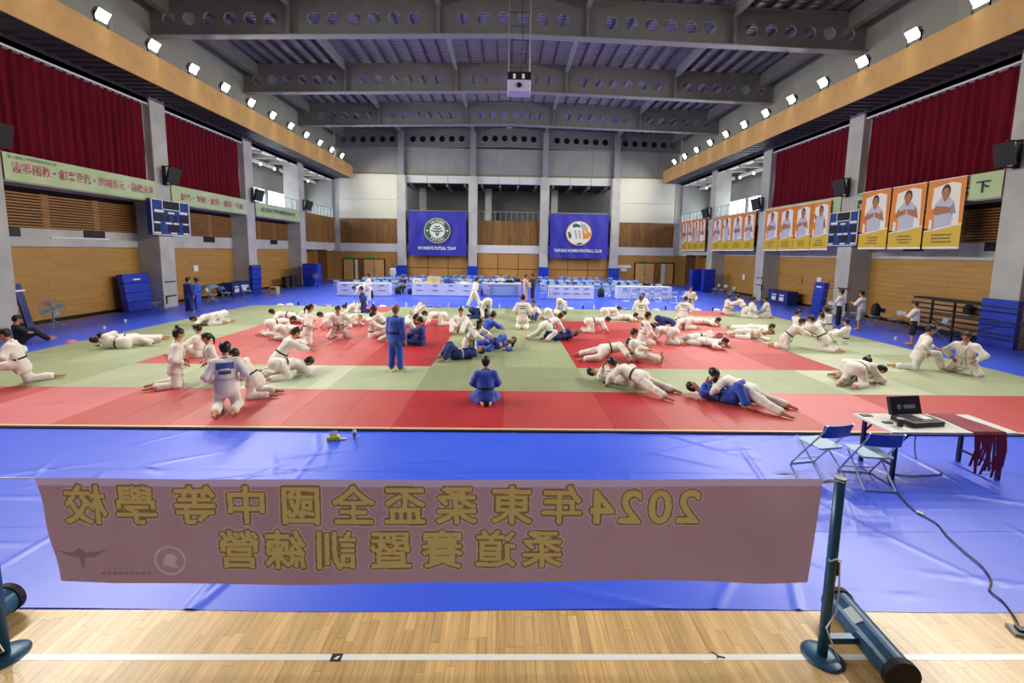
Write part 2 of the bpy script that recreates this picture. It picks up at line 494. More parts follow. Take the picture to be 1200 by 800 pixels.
# ------------------------------------------------------------------ side walls
board_cache = {}
def board(parent, x, y0, y1, z0, z1, t, mt, name='board'):
    key = (round(y1 - y0, 3), round(z1 - z0, 3), t, mt.name)
    if key not in board_cache:
        g = 0.003
        board_cache[key] = MB().box(-t / 2, t / 2, g, key[0] - g, g, key[1] - g).mesh(name, mt)
    return link(name, board_cache[key], parent, (x, y0, z0))
lamps = []
for s, side in ((-1, 'left'), (1, 'right')):
    def bx(m, d0, d1, y0, y1, z0, z1):
        a, b = WX(s, d0), WX(s, d1)
        return m.box(min(a, b), max(a, b), y0, y1, z0, z1)
    w = bx(MB(), 1.2, 1.5, NEAR, FAR, -0.3, 5.4)
    w = struct(w.build('wall_' + side, wood_back))
    # gallery floor slab, ceiling and outer wall
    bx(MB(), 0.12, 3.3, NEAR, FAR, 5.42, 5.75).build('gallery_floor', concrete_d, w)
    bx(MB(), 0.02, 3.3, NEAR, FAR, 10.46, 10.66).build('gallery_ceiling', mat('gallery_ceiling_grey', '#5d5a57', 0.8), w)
    ow = MB()
    bx(ow, 3.1, 3.3, NEAR, FAR, 5.75, 6.75); bx(ow, 3.1, 3.3, NEAR, FAR, 8.25, 10.45)
    ow.build('gallery_outer_wall', cladding, w)
    for Y in COLY[:-1]:
        bx(MB(), 3.0, 3.2, Y - 0.2, Y + 0.2, 6.75, 8.25).build('window_pier', cladding, w)
    # windows of the gallery
    for i in range(4):
        y0, y1 = COLY[i] + 0.2, COLY[i + 1] - 0.2
        if i == 3:
            y1 = FAR - 1.2
            bx(MB(), 3.0, 3.2, FAR - 1.2, FAR, 6.75, 8.25).build('window_pier', cladding, w)
        wn = link('window_%d' % (i + 1 + (4 if s > 0 else 0)), None)
        struct(wn)
        fr = MB()
        bx(fr, 3.1, 3.18, y0, y1, 6.75, 6.82); bx(fr, 3.1, 3.18, y0, y1, 8.18, 8.25); bx(fr, 3.1, 3.16, y0, y1, 7.2, 7.25)
        fr.build('window_frame', alu, wn)
        nn = 5
        for q in range(nn):
            a, b = y0 + (y1 - y0) * q / nn, y0 + (y1 - y0) * (q + 1) / nn
            m2 = MB(); bx(m2, 3.12, 3.13, a + 0.04, b - 0.04, 6.82, 8.18); m2.build('pane', glass_day, wn)
            m2 = MB(); bx(m2, 3.08, 3.18, b - 0.04, b + 0.04, 6.75, 8.25); m2.build('mullion', alu, wn)
        ld = bpy.data.lights.new('daylight', 'AREA')
        ld.shape = 'RECTANGLE'; ld.size = 1.4; ld.size_y = y1 - y0
        ld.energy = DAY_W if i >= 2 else DAY_W * 0.35
        ld.color = (0.9, 0.95, 1.0)
        lo = link('daylight', ld, wn, (WX(s, 3.45), (y0 + y1) / 2, 7.5), (0, s * math.pi / 2, 0))
        lo['kind'] = 'helper'
    # gallery roof beams and bulbs seen in the two open bays
    for Y in (32.2, 34.2, 36.2, 39.8, 41.6, 43.4):
        m2 = MB(); bx(m2, 0.1, 3.1, Y - 0.1, Y + 0.1, 10.05, 10.45); m2.build('gallery_beam', mat('gallery_beam_tan', '#a39b8e', 0.7), w)
    for Y in (33.2, 41.0):
        m2 = MB(); bx(m2, 1.9, 2.05, 30.8 if Y < 38 else 38.4, 37.6 if Y < 38 else 45.2, 9.85, 10.1); m2.build('gallery_beam', white_band, w)
    m2 = MB(); bx(m2, 0.3, 3.3, FAR - 0.3, FAR, 5.42, 10.6); m2.build('gallery_end_wall', cladding, w)
    for Y in (32.6, 34.4, 36.4, 40.2, 42.4):
        g2 = MB().lathe([(0, 0), (0.07, 0.03), (0.1, 0.1), (0.07, 0.18), (0.03, 0.22), (0, 0.22)], (WX(s, 1.4), Y, 9.55), 10).build('gallery_bulb', mat('gallery_bulb', '#fff6e0', 0.4, emit=4.0), w, smooth=True)
        m2 = MB(); m2.tube([(WX(s, 1.4), Y, 9.75), (WX(s, 1.4), Y, 10.46)], 0.012, 5); m2.build('bulb_rod', dark, g2)
    # columns
    for i, Y in enumerate([0.0, 7.6] + COLY[:-1]):
        c = MB()
        bx(c, 0.0, 1.3, Y - 0.48, Y + 0.48, -0.01, 10.6)
        c.build('column', concrete, w, bevel=0.03)
        st = MB(); bx(st, 0.2, 0.6, Y - 0.2, Y + 0.2, 10.6, 15.6); st.build('steel_post', steel, w)
    # bays
    bays = [(NEAR, 15.2)] + list(zip(COLY[:-1], COLY[1:]))
    for i, (ya, yb_) in enumerate(bays):
        y0, y1 = ya + 0.48, yb_ - 0.48
        if i == 4:
            y1 = FAR - 0.3
        # concrete band
        m2 = MB(); bx(m2, 1.12, 1.25, y0, y1, 3.12, 3.84); m2.build('concrete_band', concrete, w)
        # fascia of the gallery
        m2 = MB()
        if not (i == 4 and s < 0):
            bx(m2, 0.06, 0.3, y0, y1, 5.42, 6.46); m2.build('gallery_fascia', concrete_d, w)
        # beam over the opening
        m2 = MB(); bx(m2, 0.1, 0.7, y0, y1, 10.24, 10.46); bx(m2, 0.1, 0.16, y0, y1, 10.16, 10.46); m2.build('lintel', white_band, w)
        if i == 0:
            m2 = MB(); bx(m2, 0.2, 0.4, y0, y1, 6.46, 10.25); m2.build('dividing_wall', cladding, w)
            m2 = MB(); bx(m2, 1.1, 1.2, y0, y1, 0, 3.1); m2.build('wood_lining', wood_wall, w)
            continue
        # lower wood lining: separate boards
        zrow = np.linspace(0.14, 3.1, 14)
        random.seed(20 + i + (5 if s > 0 else 0))
        for q in range(13):
            if i <= 3:
                cut = [y0, y0 + (y1 - y0) * random.uniform(0.25, 0.4), y0 + (y1 - y0) * random.uniform(0.6, 0.75), y1] if i <= 2 else [y0, (y0 + y1) / 2, y1]
            else:
                cut = [y0, y0 + 2.8]
            cut = [round(v, 1) if 0 < kk < len(cut) - 1 else v for kk, v in enumerate(cut)]
            for a, b in zip(cut[:-1], cut[1:]):
                board(w, WX(s, 1.17), a, b, zrow[q], zrow[q + 1], 0.05, wood_wall)
        m2 = MB(); bx(m2, 1.1, 1.22, y0, y1, 0.0, 0.14); m2.build('skirting', dark, w)
        # louvres
        if i <= 3:
            m2 = MB(); bx(m2, 1.16, 1.22, y0, y1, 3.84, 5.42); m2.build('louvre_back', slat_void, w)
            for q in range(12):
                board(w, WX(s, 1.10), y0, y1, 3.86 + q * 0.115, 3.86 + q * 0.115 + 0.075, 0.05, wood_slat, 'slat')
            for q in range(4):
                yy = y0 + (y1 - y0) * (q + 0.02) / 3.06
                board(w, WX(s, 1.13), yy, yy + 0.28, 3.85, 5.25, 0.04, wood_slat, 'louvre_post')
        # vents in the band
        for f0, f1 in ((0.02, 0.2), (0.58, 0.73)):
            m2 = MB(); bx(m2, 1.08, 1.13, y0 + (y1 - y0) * f0, y0 + (y1 - y0) * f1, 3.5, 3.84); m2.build('vent', black, w)
        # railing on the open galleries
        if i >= 3:
            for q in range(9):
                yy = y0 + (y1 - y0) * (q + 0.5) / 9
                m2 = MB(); bx(m2, 0.18, 0.22, yy - 0.03, yy + 0.03, 6.4, 7.3); m2.build('rail_post', white_pl, w)
            m2 = MB(); bx(m2, 0.18, 0.22, y0, y1, 7.28, 7.33); m2.build('handrail', alu, w)
            m2 = MB(); bx(m2, 0.19, 0.2, y0, y1, 6.5, 7.25); m2.build('rail_glass', mat('rail_glass', '#b9d4e0', 0.05, alpha=0.15), w)
    # last bay beside the far wall
    y0, y1 = 38.48, FAR - 0.3
    if s < 0:
        for q in range(7):
            a = y0 + (y1 - y0) * q / 7
            board(w, WX(s, 0.15), a, a + (y1 - y0) / 7, 3.85, 6.42, 0.08, wood_dark, 'panel')
        m2 = MB(); bx(m2, 0.2, 0.4, y0, y1, 3.12, 3.85); m2.build('concrete_band', concrete, w)
    else:
        m2 = MB(); bx(m2, 0.2, 0.4, y0, y1, 3.12, 6.45); m2.build('concrete_band', concrete, w)
    m2 = MB(); bx(m2, 0.3, 1.2, y0 + 2.7, y0 + 2.8, 0, 3.12); m2.build('wall_return', wood_wall, w)
    m2 = MB(); bx(m2, 1.0, 1.2, y0 + 2.8, y1, 0, 3.12); m2.build('dark_doorway', mat('dark_doorway_wood', '#4a2d14', 0.6, hex2='#553519', vscale=2), w)
    # light ledge
    lg = struct(link('trim_%d' % (1 if s < 0 else 2), None))
    for q in range(20):
        a, b = NEAR + q * (FAR - NEAR) / 20, NEAR + (q + 1) * (FAR - NEAR) / 20
        board(lg, WX(s, -1.75), a, b, 10.5, 11.78, 0.06, tan, 'ledge_board')
    m2 = MB(); bx(m2, -1.75, 0.2, NEAR, FAR, 11.66, 11.72); bx(m2, -1.7, 0.3, NEAR, FAR, 10.66, 10.7); m2.build('ledge_top_and_light_stop', tan, lg)  # lower board is unseen, added to stop light leaking through the soffit
    m2 = MB()
    yy = NEAR
    rows = []
    while yy < FAR:
        for dy, dz in ((0, 0), (0.18, 0), (0.24, 0.09), (0.42, 0.09), (0.48, 0)):
            rows.append([(WX(s, -1.7), yy + dy, 10.54 + dz), (WX(s, 0.1), yy + dy, 10.54 + dz)])
        yy += 0.48
    m2.grid(rows); m2.build('corrugated_soffit', soffit_m, lg)
    for q in range(20):
        a, b = NEAR + q * (FAR - NEAR) / 20, NEAR + (q + 1) * (FAR - NEAR) / 20
        board(w, WX(s, 0.1), a, b, 11.7, 15.75, 0.06, cladding, 'cladding_panel')
# wall behind the camera
bw = MB().box(-24, 24.4, NEAR - 0.3, NEAR, -0.3, 16.2).build('wall_back', cladding)
struct(bw)

# ------------------------------------------------------------------ far wall
w = MB().box(-24, 24.4, FAR + 5.0, FAR + 5.3, -0.3, 16.2).build('wall_far', mat('gallery_back_wall', '#5f6160', 0.8))
struct(w)
def fb(name, x0, x1, z0, z1, mt, y0=0.0, y1=0.3, parent=None, bevel=0):
    return MB().box(x0, x1, FAR + y0, FAR + y1, z0, z1).build(name, mt, parent or w, bevel=bevel)
FX = [WX(-1, 0), -10.93, -3.5, 4.0, 11.45, WX(1, 0)]
g = girder(FAR + 0.1, w, name='wall_girder')
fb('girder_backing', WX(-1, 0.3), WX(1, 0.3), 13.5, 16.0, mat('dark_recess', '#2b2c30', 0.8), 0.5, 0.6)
for i in range(5):
    a, b = FX[i], FX[i + 1]
    n_ = 3
    for q in range(n_):
        fb('cladding_panel', a + (b - a) * q / n_ + 0.01, a + (b - a) * (q + 1) / n_ - 0.01, 11.15, 13.75, cladding, 0.15, 0.3)
    fb('cladding_rail', a, b, 10.98, 11.16, mat('weathered_rail', '#7d745d', 0.8), 0.05, 0.3)
    if i in (0, 4):
        fb('white_panel', a + 0.3, b - 0.4, 8.45, 11.0, white_wall, 0.02, 0.2)
        fb('white_panel', a + 0.3, b - 0.4, 6.45, 8.42, white_wall, 0.0, 0.2)
    else:
        for q in range(3):
            fb('lintel_block', a + 0.45 + (b - a - 0.9) * q / 3 + 0.02, a + 0.45 + (b - a - 0.9) * (q + 1) / 3 - 0.02, 10.2, 10.95, white_band, 0.05, 0.5)
        for q in range(4):
            xx = a + 0.9 + (b - a - 1.8) * q / 3
            MB().box(xx - 0.1, xx + 0.1, FAR + 0.4, FAR + 5, 9.9, 10.2).build('gallery_beam', mat('gallery_beam_grey', '#6b6b6b', 0.7), w)
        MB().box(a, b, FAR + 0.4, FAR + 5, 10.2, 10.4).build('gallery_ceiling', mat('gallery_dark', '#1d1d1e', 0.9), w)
        fb('gallery_column', a + 1.1, a + 1.8, 6.4, 10.2, concrete, 3.6, 4.2)
        for q in range(12):
            xx = a + 0.6 + (b - a - 1.2) * q / 11
            fb('rail_post', xx - 0.025, xx + 0.025, 6.4, 7.35, grey_pl, 0.1, 0.15)
        fb('handrail', a + 0.45, b - 0.45, 7.33, 7.38, grey_pl, 0.09, 0.16)
    # wood boards of the parapet
    nb = 10
    random.seed(60 + i)
    for q in range(nb):
        fb('board', a + (b - a) * q / nb + 0.008, a + (b - a) * (q + 1) / nb - 0.008, 3.86, 6.42, wood_dark, 0.05 + 0.006 * (q % 2), 0.3)
    fb('white_band', a, b, 3.0, 3.86, white_band, 0.06, 0.3)
    # lower wall
    if i in (0, 4):
        fb('lower_lining', a - (1.2 if i == 0 else 0.0), b + (1.2 if i == 4 else 0.0), 0.0, 3.0, wood_wall, 0.1, 0.3)
    else:
        fb('lower_backing', a, b, 0.0, 3.0, mat('door_gap', '#2a1a0c', 0.8), 0.2, 0.3)
        for q in range(3):
            for z0, z1 in ((0.05, 1.32), (1.38, 2.94)):
                fb('folding_panel', a + 0.5 + (b - a - 1.0) * q / 3 + 0.03, a + 0.5 + (b - a - 1.0) * (q + 1) / 3 - 0.03, z0, z1, wood_wall, 0.1, 0.2)
fb('gallery_floor', WX(-1, 0), WX(1, 0), 5.9, 6.4, concrete_d, 0.3, 5.0)
for s in (-1, 1):
    fb('corner_pier', min(WX(s, -0.3), WX(s, 0.6)), max(WX(s, -0.3), WX(s, 0.6)), 3.0, 11.0, concrete, 0.0, 0.3)
for x_ in FX[1:-1]:
    fb('column', x_ - 0.45, x_ + 0.45, 0, 10.9, concrete, -0.35, 0.4, bevel=0.03)
    fb('steel_column', x_ - 0.28, x_ + 0.28, 10.9, 15.4, steel_l, -0.25, 0.1)
# doors of the far wall
door_m = mat('tan_door', '#c79c60', 0.5, hex2='#cfa569', vscale=3, stretch=(3, 1, 0.4))
for n_, x0, x1, sgn in ((1, -17.2, -12.9, -1), (2, 13.9, 18.0, 1)):
    d = struct(link('door_%d' % n_, None))
    fb('door_frame', x0 - 0.1, x1 + 0.1, 0, 2.25, mat('door_frame_dark', '#2b2015', 0.5), 0.04, 0.12, d)
    ws = (x1 - x0) / 4
    for q in range(4):
        a = x0 + q * ws
        openq = (q == 1) if sgn < 0 else (q == 2)
        lf = fb('door_leaf', a + 0.03, a + ws - 0.03, 0.02, 2.15, wood_dark if openq else door_m, 0.0, 0.06, d)
        fb('door_handle', a + (ws * 0.85 if q % 2 == 0 else ws * 0.12), a + (ws * 0.85 if q % 2 == 0 else ws * 0.12) + 0.06, 0.95, 1.15, alu, -0.05, 0.0, lf)
    if sgn < 0:
        fb('bright_gap', x0 + ws * 1.15, x0 + ws * 1.42, 0.02, 2.14, white_wall, -0.03, 0.0, d)
    else:
        fb('bright_gap', x0 + ws * 2.7, x0 + ws * 3.15, 0.02, 2.14, white_wall, -0.03, 0.0, d)
    for q in (0.5, 2.5):
        fb('exit_sign', x0 + ws * q, x0 + ws * q + 0.55, 2.32, 2.5, mat('exit_green', '#1f8a4a', 0.4, emit=0.3), 0.0, 0.08, d)
# ------------------------------------------------------------------ floodlights on the ledges
lens_m = mat('floodlight_lens', '#fffbe8', 0.3, emit=40.0)
fl_proto = None
for s, side in ((-1, 'left'), (1, 'right')):
    for k in range(16):
        Y = FAR - 2.75 - 2.47 * k
        t = thing('floodlight', 'lit floodlight on the %s ledge, %s counted from the far wall' % (side, ORD[k]), 'floodlight', (WX(s, -1.68), Y, 11.72), 0 if s < 0 else math.pi, 'floodlights on the %s ledge' % side)
        if fl_proto is None:
            fl_proto = {}
            b = MB().box(-0.06, 0.06, -0.2, 0.2, 0, 0.02)
            for q in (-0.28, 0.28):
                b.box(-0.03, 0.03, q - 0.015, q + 0.015, 0, 0.52)
            fl_proto['bracket'] = b.mesh('bracket', dark)
            h = MB()
            rot = Matrix.Rotation(math.radians(35), 3, 'Y')
            def P(x, y, z):
                v = rot @ Vector((x, y, z)); return (v.x, v.y, v.z + 0.52)
            h.grid([[P(x, y * r, z * r) for y, z in ((-0.26, -0.2), (0.26, -0.2), (0.26, 0.2), (-0.26, 0.2))] for x, r in ((-0.22, 0.45), (-0.2, 0.6), (0.0, 1.0), (0.1, 1.05))], closed=True)
            h.face([P(-0.22, y * 0.45, z * 0.45) for y, z in ((-0.26, -0.2), (-0.26, 0.2), (0.26, 0.2), (0.26, -0.2))])
            fl_proto['housing'] = h.mesh('housing', grey_pl)
            fl_proto['lens'] = MB().face([P(0.09, y, z) for y, z in ((-0.26, -0.2), (0.26, -0.2), (0.26, 0.2), (-0.26, 0.2))]).mesh('lens', lens_m)
            ld = bpy.data.lights.new('floodlight_lamp', 'AREA')
            ld.shape = 'RECTANGLE'; ld.size = 0.32; ld.size_y = 0.4
            ld.energy = LAMP_W
            ld.color = (1.0, 0.95, 0.85)
            ld.spread = math.radians(132)
            fl_proto['lamp'] = ld
        for nm in ('bracket', 'housing', 'lens'):
            link(nm, fl_proto[nm], t)
        if k == 0:
            gl = bpy.data.lights.get('floodlight_glow') or bpy.data.lights.new('floodlight_glow', 'POINT')
            gl.energy = GLOW_W; gl.color = (1.0, 0.93, 0.75); gl.shadow_soft_size = 0.1
        link('glow_light', gl, t, (-0.1, 0, 0.95))['kind'] = 'helper'
        if k == 0:                         # the lamp beside the far wall is turned low
            low = bpy.data.lights.get('floodlight_lamp_low') or fl_proto['lamp'].copy()
            low.name = 'floodlight_lamp_low'; low.energy = LAMP_W * 0.35
        link('lamp_light', low if k == 0 else fl_proto['lamp'], t, (0.2, 0, 0.46), (0, -math.radians(58), 0))['kind'] = 'helper'

# ------------------------------------------------------------------ curtains, green banners
def wall_rot(s):
    return (math.pi / 2, 0, math.pi / 2 if s < 0 else -math.pi / 2)
for s, side in ((-1, 'left'), (1, 'right')):
    for i in (0, 1):
        y0, y1 = COLY[i] + 0.5, COLY[i + 1] - 0.5
        random.seed(100 + i + 7 * (s + 1))
        m = MB()
        nseg = 220
        ph = 0.0
        prof = []
        for q in range(nseg + 1):
            ph += 2 * math.pi * (6.6 / nseg) / 0.36 * random.uniform(0.6, 1.4)
            prof.append((y0 + (y1 - y0) * q / nseg, math.sin(ph) * random.uniform(0.05, 0.085)))
        rows = []
        for z, amp in ((10.24, 0.7), (9.4, 0.8), (8.0, 1.0), (6.9, 1.1), (6.44, 1.15)):
            rows.append([(WX(s, 0.36 + d * amp), y + 0.02 * math.sin(z * 2 + y * 3), z) for y, d in prof])
        m.grid(rows)
        o = m.build('curtain', red_cloth, smooth=True)
        tag(o, 'dark red pleated curtain on the %s wall, in the %s bay' % (side, 'nearer' if i == 0 else 'farther'), 'curtain', 'red curtains of the gallery')
        r = MB().bar((WX(s, 0.36), y0, 10.2), (WX(s, 0.36), y1, 10.2), 0.05, 0.05).build('curtain_rail', white_band, o)
red_txt = mat('red_lettering', '#a23a48', 0.6)
pale_txt = mat('pale_lettering', '#dfe3d4', 0.6)
green_txt = mat('green_lettering', '#5c8a5c', 0.6)
navy_txt = mat('navy_lettering', '#2b3550', 0.6)
def wall_text(name, body, s, y, z, size, mt, d, parent, offset=0.0, sx=1.0, align='CENTER'):
    me = text_mesh(body, size, offset, 0.0, align)
    me.materials.clear(); me.materials.append(mt)
    o = link(name, me, parent, (WX(s, d), y, z), wall_rot(s))
    o.scale = (sx, 1, 1)
    return o
def hang_banner(s, y0, y1, label, group=None):
    m = MB()
    ys = np.linspace(y0, y1, 40)
    m.grid([[(WX(s, -0.02 - 0.012 * math.sin(y * 5 + z * 2)), y, z) for y in ys] for z in (5.47, 5.8, 6.1, 6.44)])
    o = m.build('wall_banner', green_ban, smooth=True)
    return tag(o, label, 'banner', 'pale green wall banners')
b = hang_banner(-1, 15.7, 22.3, 'pale green wall banner with large red characters under the nearer left curtain')
wall_text('lettering_outline', '素養國教・創客世代・跨域多元・前瞻未來', -1, 19.05, 5.93, 0.44, pale_txt, -0.04, b, 0.014, 0.74)
wall_text('lettering', '素養國教・創客世代・跨域多元・前瞻未來', -1, 19.05, 5.93, 0.44, red_txt, -0.046, b, 0.002, 0.74)
wall_text('small_lettering', '國立臺東大學附屬體育高級中學', -1, 15.85, 6.3, 0.12, green_txt, -0.04, b, 0.0, 1.0, 'LEFT')
b = hang_banner(-1, 23.3, 29.9, 'pale green wall banner with short red words under the farther left curtain')
wall_text('lettering_outline', '創作・樂觀・創新・優質・卓越', -1, 26.7, 5.9, 0.44, pale_txt, -0.04, b, 0.014, 0.9)
wall_text('lettering', '創作・樂觀・創新・優質・卓越', -1, 26.7, 5.9, 0.44, red_txt, -0.046, b, 0.002, 0.9)
b = hang_banner(-1, 30.95, 37.5, 'pale green wall banner with dark lettering below the left gallery railing')
wall_text('lettering', '國立臺東大學附屬體育高級中學', -1, 34.1, 5.95, 0.36, navy_txt, -0.046, b, 0.0, 1.0)
b = hang_banner(1, 15.7, 22.3, 'pale green wall banner on the right wall behind the three large portrait posters')
wall_text('lettering', '下', 1, 16.35, 5.9, 0.5, navy_txt, -0.046, b, 0.012)
wall_text('lettering', '天', 1, 17.05, 5.9, 0.5, navy_txt, -0.046, b, 0.012)
wall_text('lettering', '閱', 1, 21.95, 5.85, 0.45, navy_txt, -0.046, b, 0.012)
wall_text('small_lettering', '國立臺東大學附屬體育高級中學', 1, 22.2, 6.3, 0.12, green_txt, -0.04, b, 0.0, 1.0, 'LEFT')
b = hang_banner(1, 23.3, 29.9, 'pale green wall banner on the right wall behind the four orange posters')

# ------------------------------------------------------------------ orange posters on the right wall
orange = mat('poster_orange', '#d67a26', 0.5, hex2='#dd8a34', vscale=1)
yellow = mat('poster_yellow', '#d3b02c', 0.5)
p_white = mat('poster_white', '#e9e4da', 0.5)
p_skin = mat('poster_skin', '#a8704e', 0.6)
p_hair = mat('poster_hair', '#2a1d18', 0.6)
p_shirt = mat('poster_shirt', '#b9bccb', 0.6)
p_shade = mat('poster_shirt_grey', '#8d90a6', 0.6)
p_print = mat('poster_print', '#6f6545', 0.6)
PM = [orange, yellow, p_white, p_skin, p_hair, p_shirt, p_shade, p_print]
def ell(cx, cy, rx, ry, n=14, a0=0.0, a1=2 * math.pi):
    return [(cx + rx * math.cos(a0 + (a1 - a0) * k / n), cy + ry * math.sin(a0 + (a1 - a0) * k / n)) for k in range(n)]
def portrait(add, cx, w, h, pose, base):
    """flat print of a person from the waist up, in front of a white splash"""
    W = w * 0.62
    add([(cx - W * 0.62, base), (cx + W * 0.66, base + h * 0.04), (cx + W * 0.6, base + h * 0.62), (cx + W * 0.2, base + h * 0.66), (cx - W * 0.55, base + h * 0.6)], 2, 1)
    ty = base + h * 0.36
    add([(cx - W * 0.36, base - h * 0.03), (cx + W * 0.36, base + h * 0.02), (cx + W * 0.40, ty), (cx + W * 0.18, ty + h * 0.09), (cx - W * 0.18, ty + h * 0.09), (cx - W * 0.42, ty)], 5, 2)
    add([(cx - W * 0.14, ty + h * 0.09), (cx + W * 0.14, ty + h * 0.09), (cx, ty + h * 0.02)], 3, 3)
    add(ell(cx, ty + h * 0.17, W * 0.19, h * 0.105), 4, 3)
    add(ell(cx, ty + h * 0.145, W * 0.155, h * 0.085), 3, 4)
    if pose % 3 == 0:                              # arms folded
        add([(cx - W * 0.5, ty - h * 0.12), (cx - W * 0.36, ty - h * 0.02), (cx + W * 0.3, ty - h * 0.06), (cx + W * 0.32, ty - h * 0.13), (cx - W * 0.3, ty - h * 0.16)], 3, 5)
        add([(cx + W * 0.5, ty - h * 0.14), (cx + W * 0.38, ty), (cx + W * 0.28, ty - h * 0.04), (cx + W * 0.3, ty - h * 0.17)], 6, 5)
    elif pose % 3 == 1:                            # hands together
        add([(cx - W * 0.55, ty - h * 0.16), (cx - W * 0.42, ty), (cx - W * 0.34, ty - h * 0.05), (cx - W * 0.02, ty - h * 0.02), (cx - W * 0.05, ty - h * 0.1)], 3, 5)
        add([(cx + W * 0.55, ty - h * 0.18), (cx + W * 0.42, ty), (cx + W * 0.32, ty - h * 0.05), (cx + W * 0.02, ty - h * 0.02), (cx + W * 0.04, ty - h * 0.1)], 3, 5)
    else:                                          # one arm raised
        add([(cx - W * 0.42, ty - h * 0.02), (cx - W * 0.62, ty + h * 0.06), (cx - W * 0.58, ty + h * 0.12), (cx - W * 0.3, ty + h * 0.05)], 3, 5)
        add([(cx + W * 0.52, ty - h * 0.2), (cx + W * 0.4, ty), (cx + W * 0.3, ty - h * 0.04), (cx + W * 0.3, ty - h * 0.2)], 3, 5)
def poster(s, y_near, y_far, z0, z1, n, pose0, label, d=-0.14):
    Wd, H = y_far - y_near, z1 - z0
    m = MB()
    def add(pts, mi, layer):
        # u runs left to right as read from the hall
        out = []
        for u, v in pts:
            out.append((WX(s, d - 0.003 * layer - 0.012 * math.sin(u * 2.2 + v)), y_far - u, z0 + v))
        m.face(out if s > 0 else out[::-1], mi)
    N = 8 * n
    for k in range(N):                             # cloth itself, gently waved, orange above and yellow below
        a, b = Wd * k / N, Wd * (k + 1) / N
        for v0, v1 in ((0.3, 0.5), (0.5, 0.75), (0.75, 1.0)):
            add([(a, H * v0), (b, H * v0), (b, H * v1), (a, H * v1)], 0, 0)
    pwid = Wd / n
    for q in range(n):
        u0 = q * pwid
        for k in range(8):
            a, b = k / 8, (k + 1) / 8
            e = lambda t: H * (0.25 + 0.09 * t)
            add([(u0 + a * pwid, 0.03 * H + 0.02 * H * a * (1 - a)), (u0 + b * pwid, 0.03 * H + 0.02 * H * b * (1 - b)), (u0 + b * pwid, e(b)), (u0 + a * pwid, e(a))], 1, 1)
            add([(u0 + a * pwid, e(a)), (u0 + b * pwid, e(b)), (u0 + b * pwid, e(b) + 0.018 * H), (u0 + a * pwid, e(a) + 0.018 * H)], 2, 2)
            add([(u0 + a * pwid, 0), (u0 + b * pwid, 0), (u0 + b * pwid, 0.03 * H + 0.02 * H * b * (1 - b)), (u0 + a * pwid, 0.03 * H + 0.02 * H * a * (1 - a))], 2, 1)
        portrait(add, u0 + pwid * 0.5, pwid, H, pose0 + q, H * 0.29)
        random.seed(pose0 * 9 + q)
        for ln in range(3):                        # unreadable small print
            wd = random.uniform(0.25, 0.55) * pwid
            u = u0 + pwid * 0.5 - wd / 2
            while u < u0 + pwid * 0.5 + wd / 2:
                c = random.uniform(0.03, 0.06) * pwid
                add([(u, H * (0.19 - 0.05 * ln)), (u + c, H * (0.19 - 0.05 * ln)), (u + c, H * (0.215 - 0.05 * ln)), (u, H * (0.215 - 0.05 * ln))], 7, 3)
                u += c * 1.35
    o = m.build('hanging_poster', PM)
    MB().bar((WX(s, d), y_near, z1), (WX(s, d), y_far, z1), 0.03, 0.03).build('hanging_rod', white_pl, o)
    for yy in (y_near + 0.1, y_far - 0.1):
        MB().bar((WX(s, d), yy, z1), (WX(s, 0.07), yy, z1 - 0.02), 0.03, 0.03).build('hanging_clip', white_pl, o)
    return tag(o, label, 'poster', 'orange portrait posters')
poster(1, 16.85, 18.35, 3.58, 6.42, 1, 0, 'orange and yellow poster nearest the right edge, athlete with folded arms')
poster(1, 18.45, 20.05, 3.58, 6.42, 1, 1, 'orange and yellow poster of an athlete, middle of the three large ones')
poster(1, 20.15, 21.75, 3.58, 6.42, 1, 4, 'orange and yellow poster just right of the right scoreboard')
poster(1, 23.85, 25.25, 3.55, 6.3, 1, 2, 'orange and yellow poster touching the left side of the right scoreboard')
poster(1, 25.3, 26.75, 3.53, 6.3, 1, 1, 'orange and yellow poster, second to the left of the right scoreboard')
poster(1, 26.8, 28.25, 3.52, 6.3, 1, 0, 'orange and yellow poster, third to the left of the right scoreboard')
poster(1, 28.3, 29.8, 3.52, 6.3, 1, 3, 'orange and yellow poster, fourth to the left of the right scoreboard')
poster(1, 31.0, 37.4, 3.52, 6.35, 4, 1, 'wide orange banner with four athletes between two right columns')
poster(1, 38.7, 43.9, 3.53, 6.5, 4, 0, 'wide orange banner with four athletes nearest the far wall')

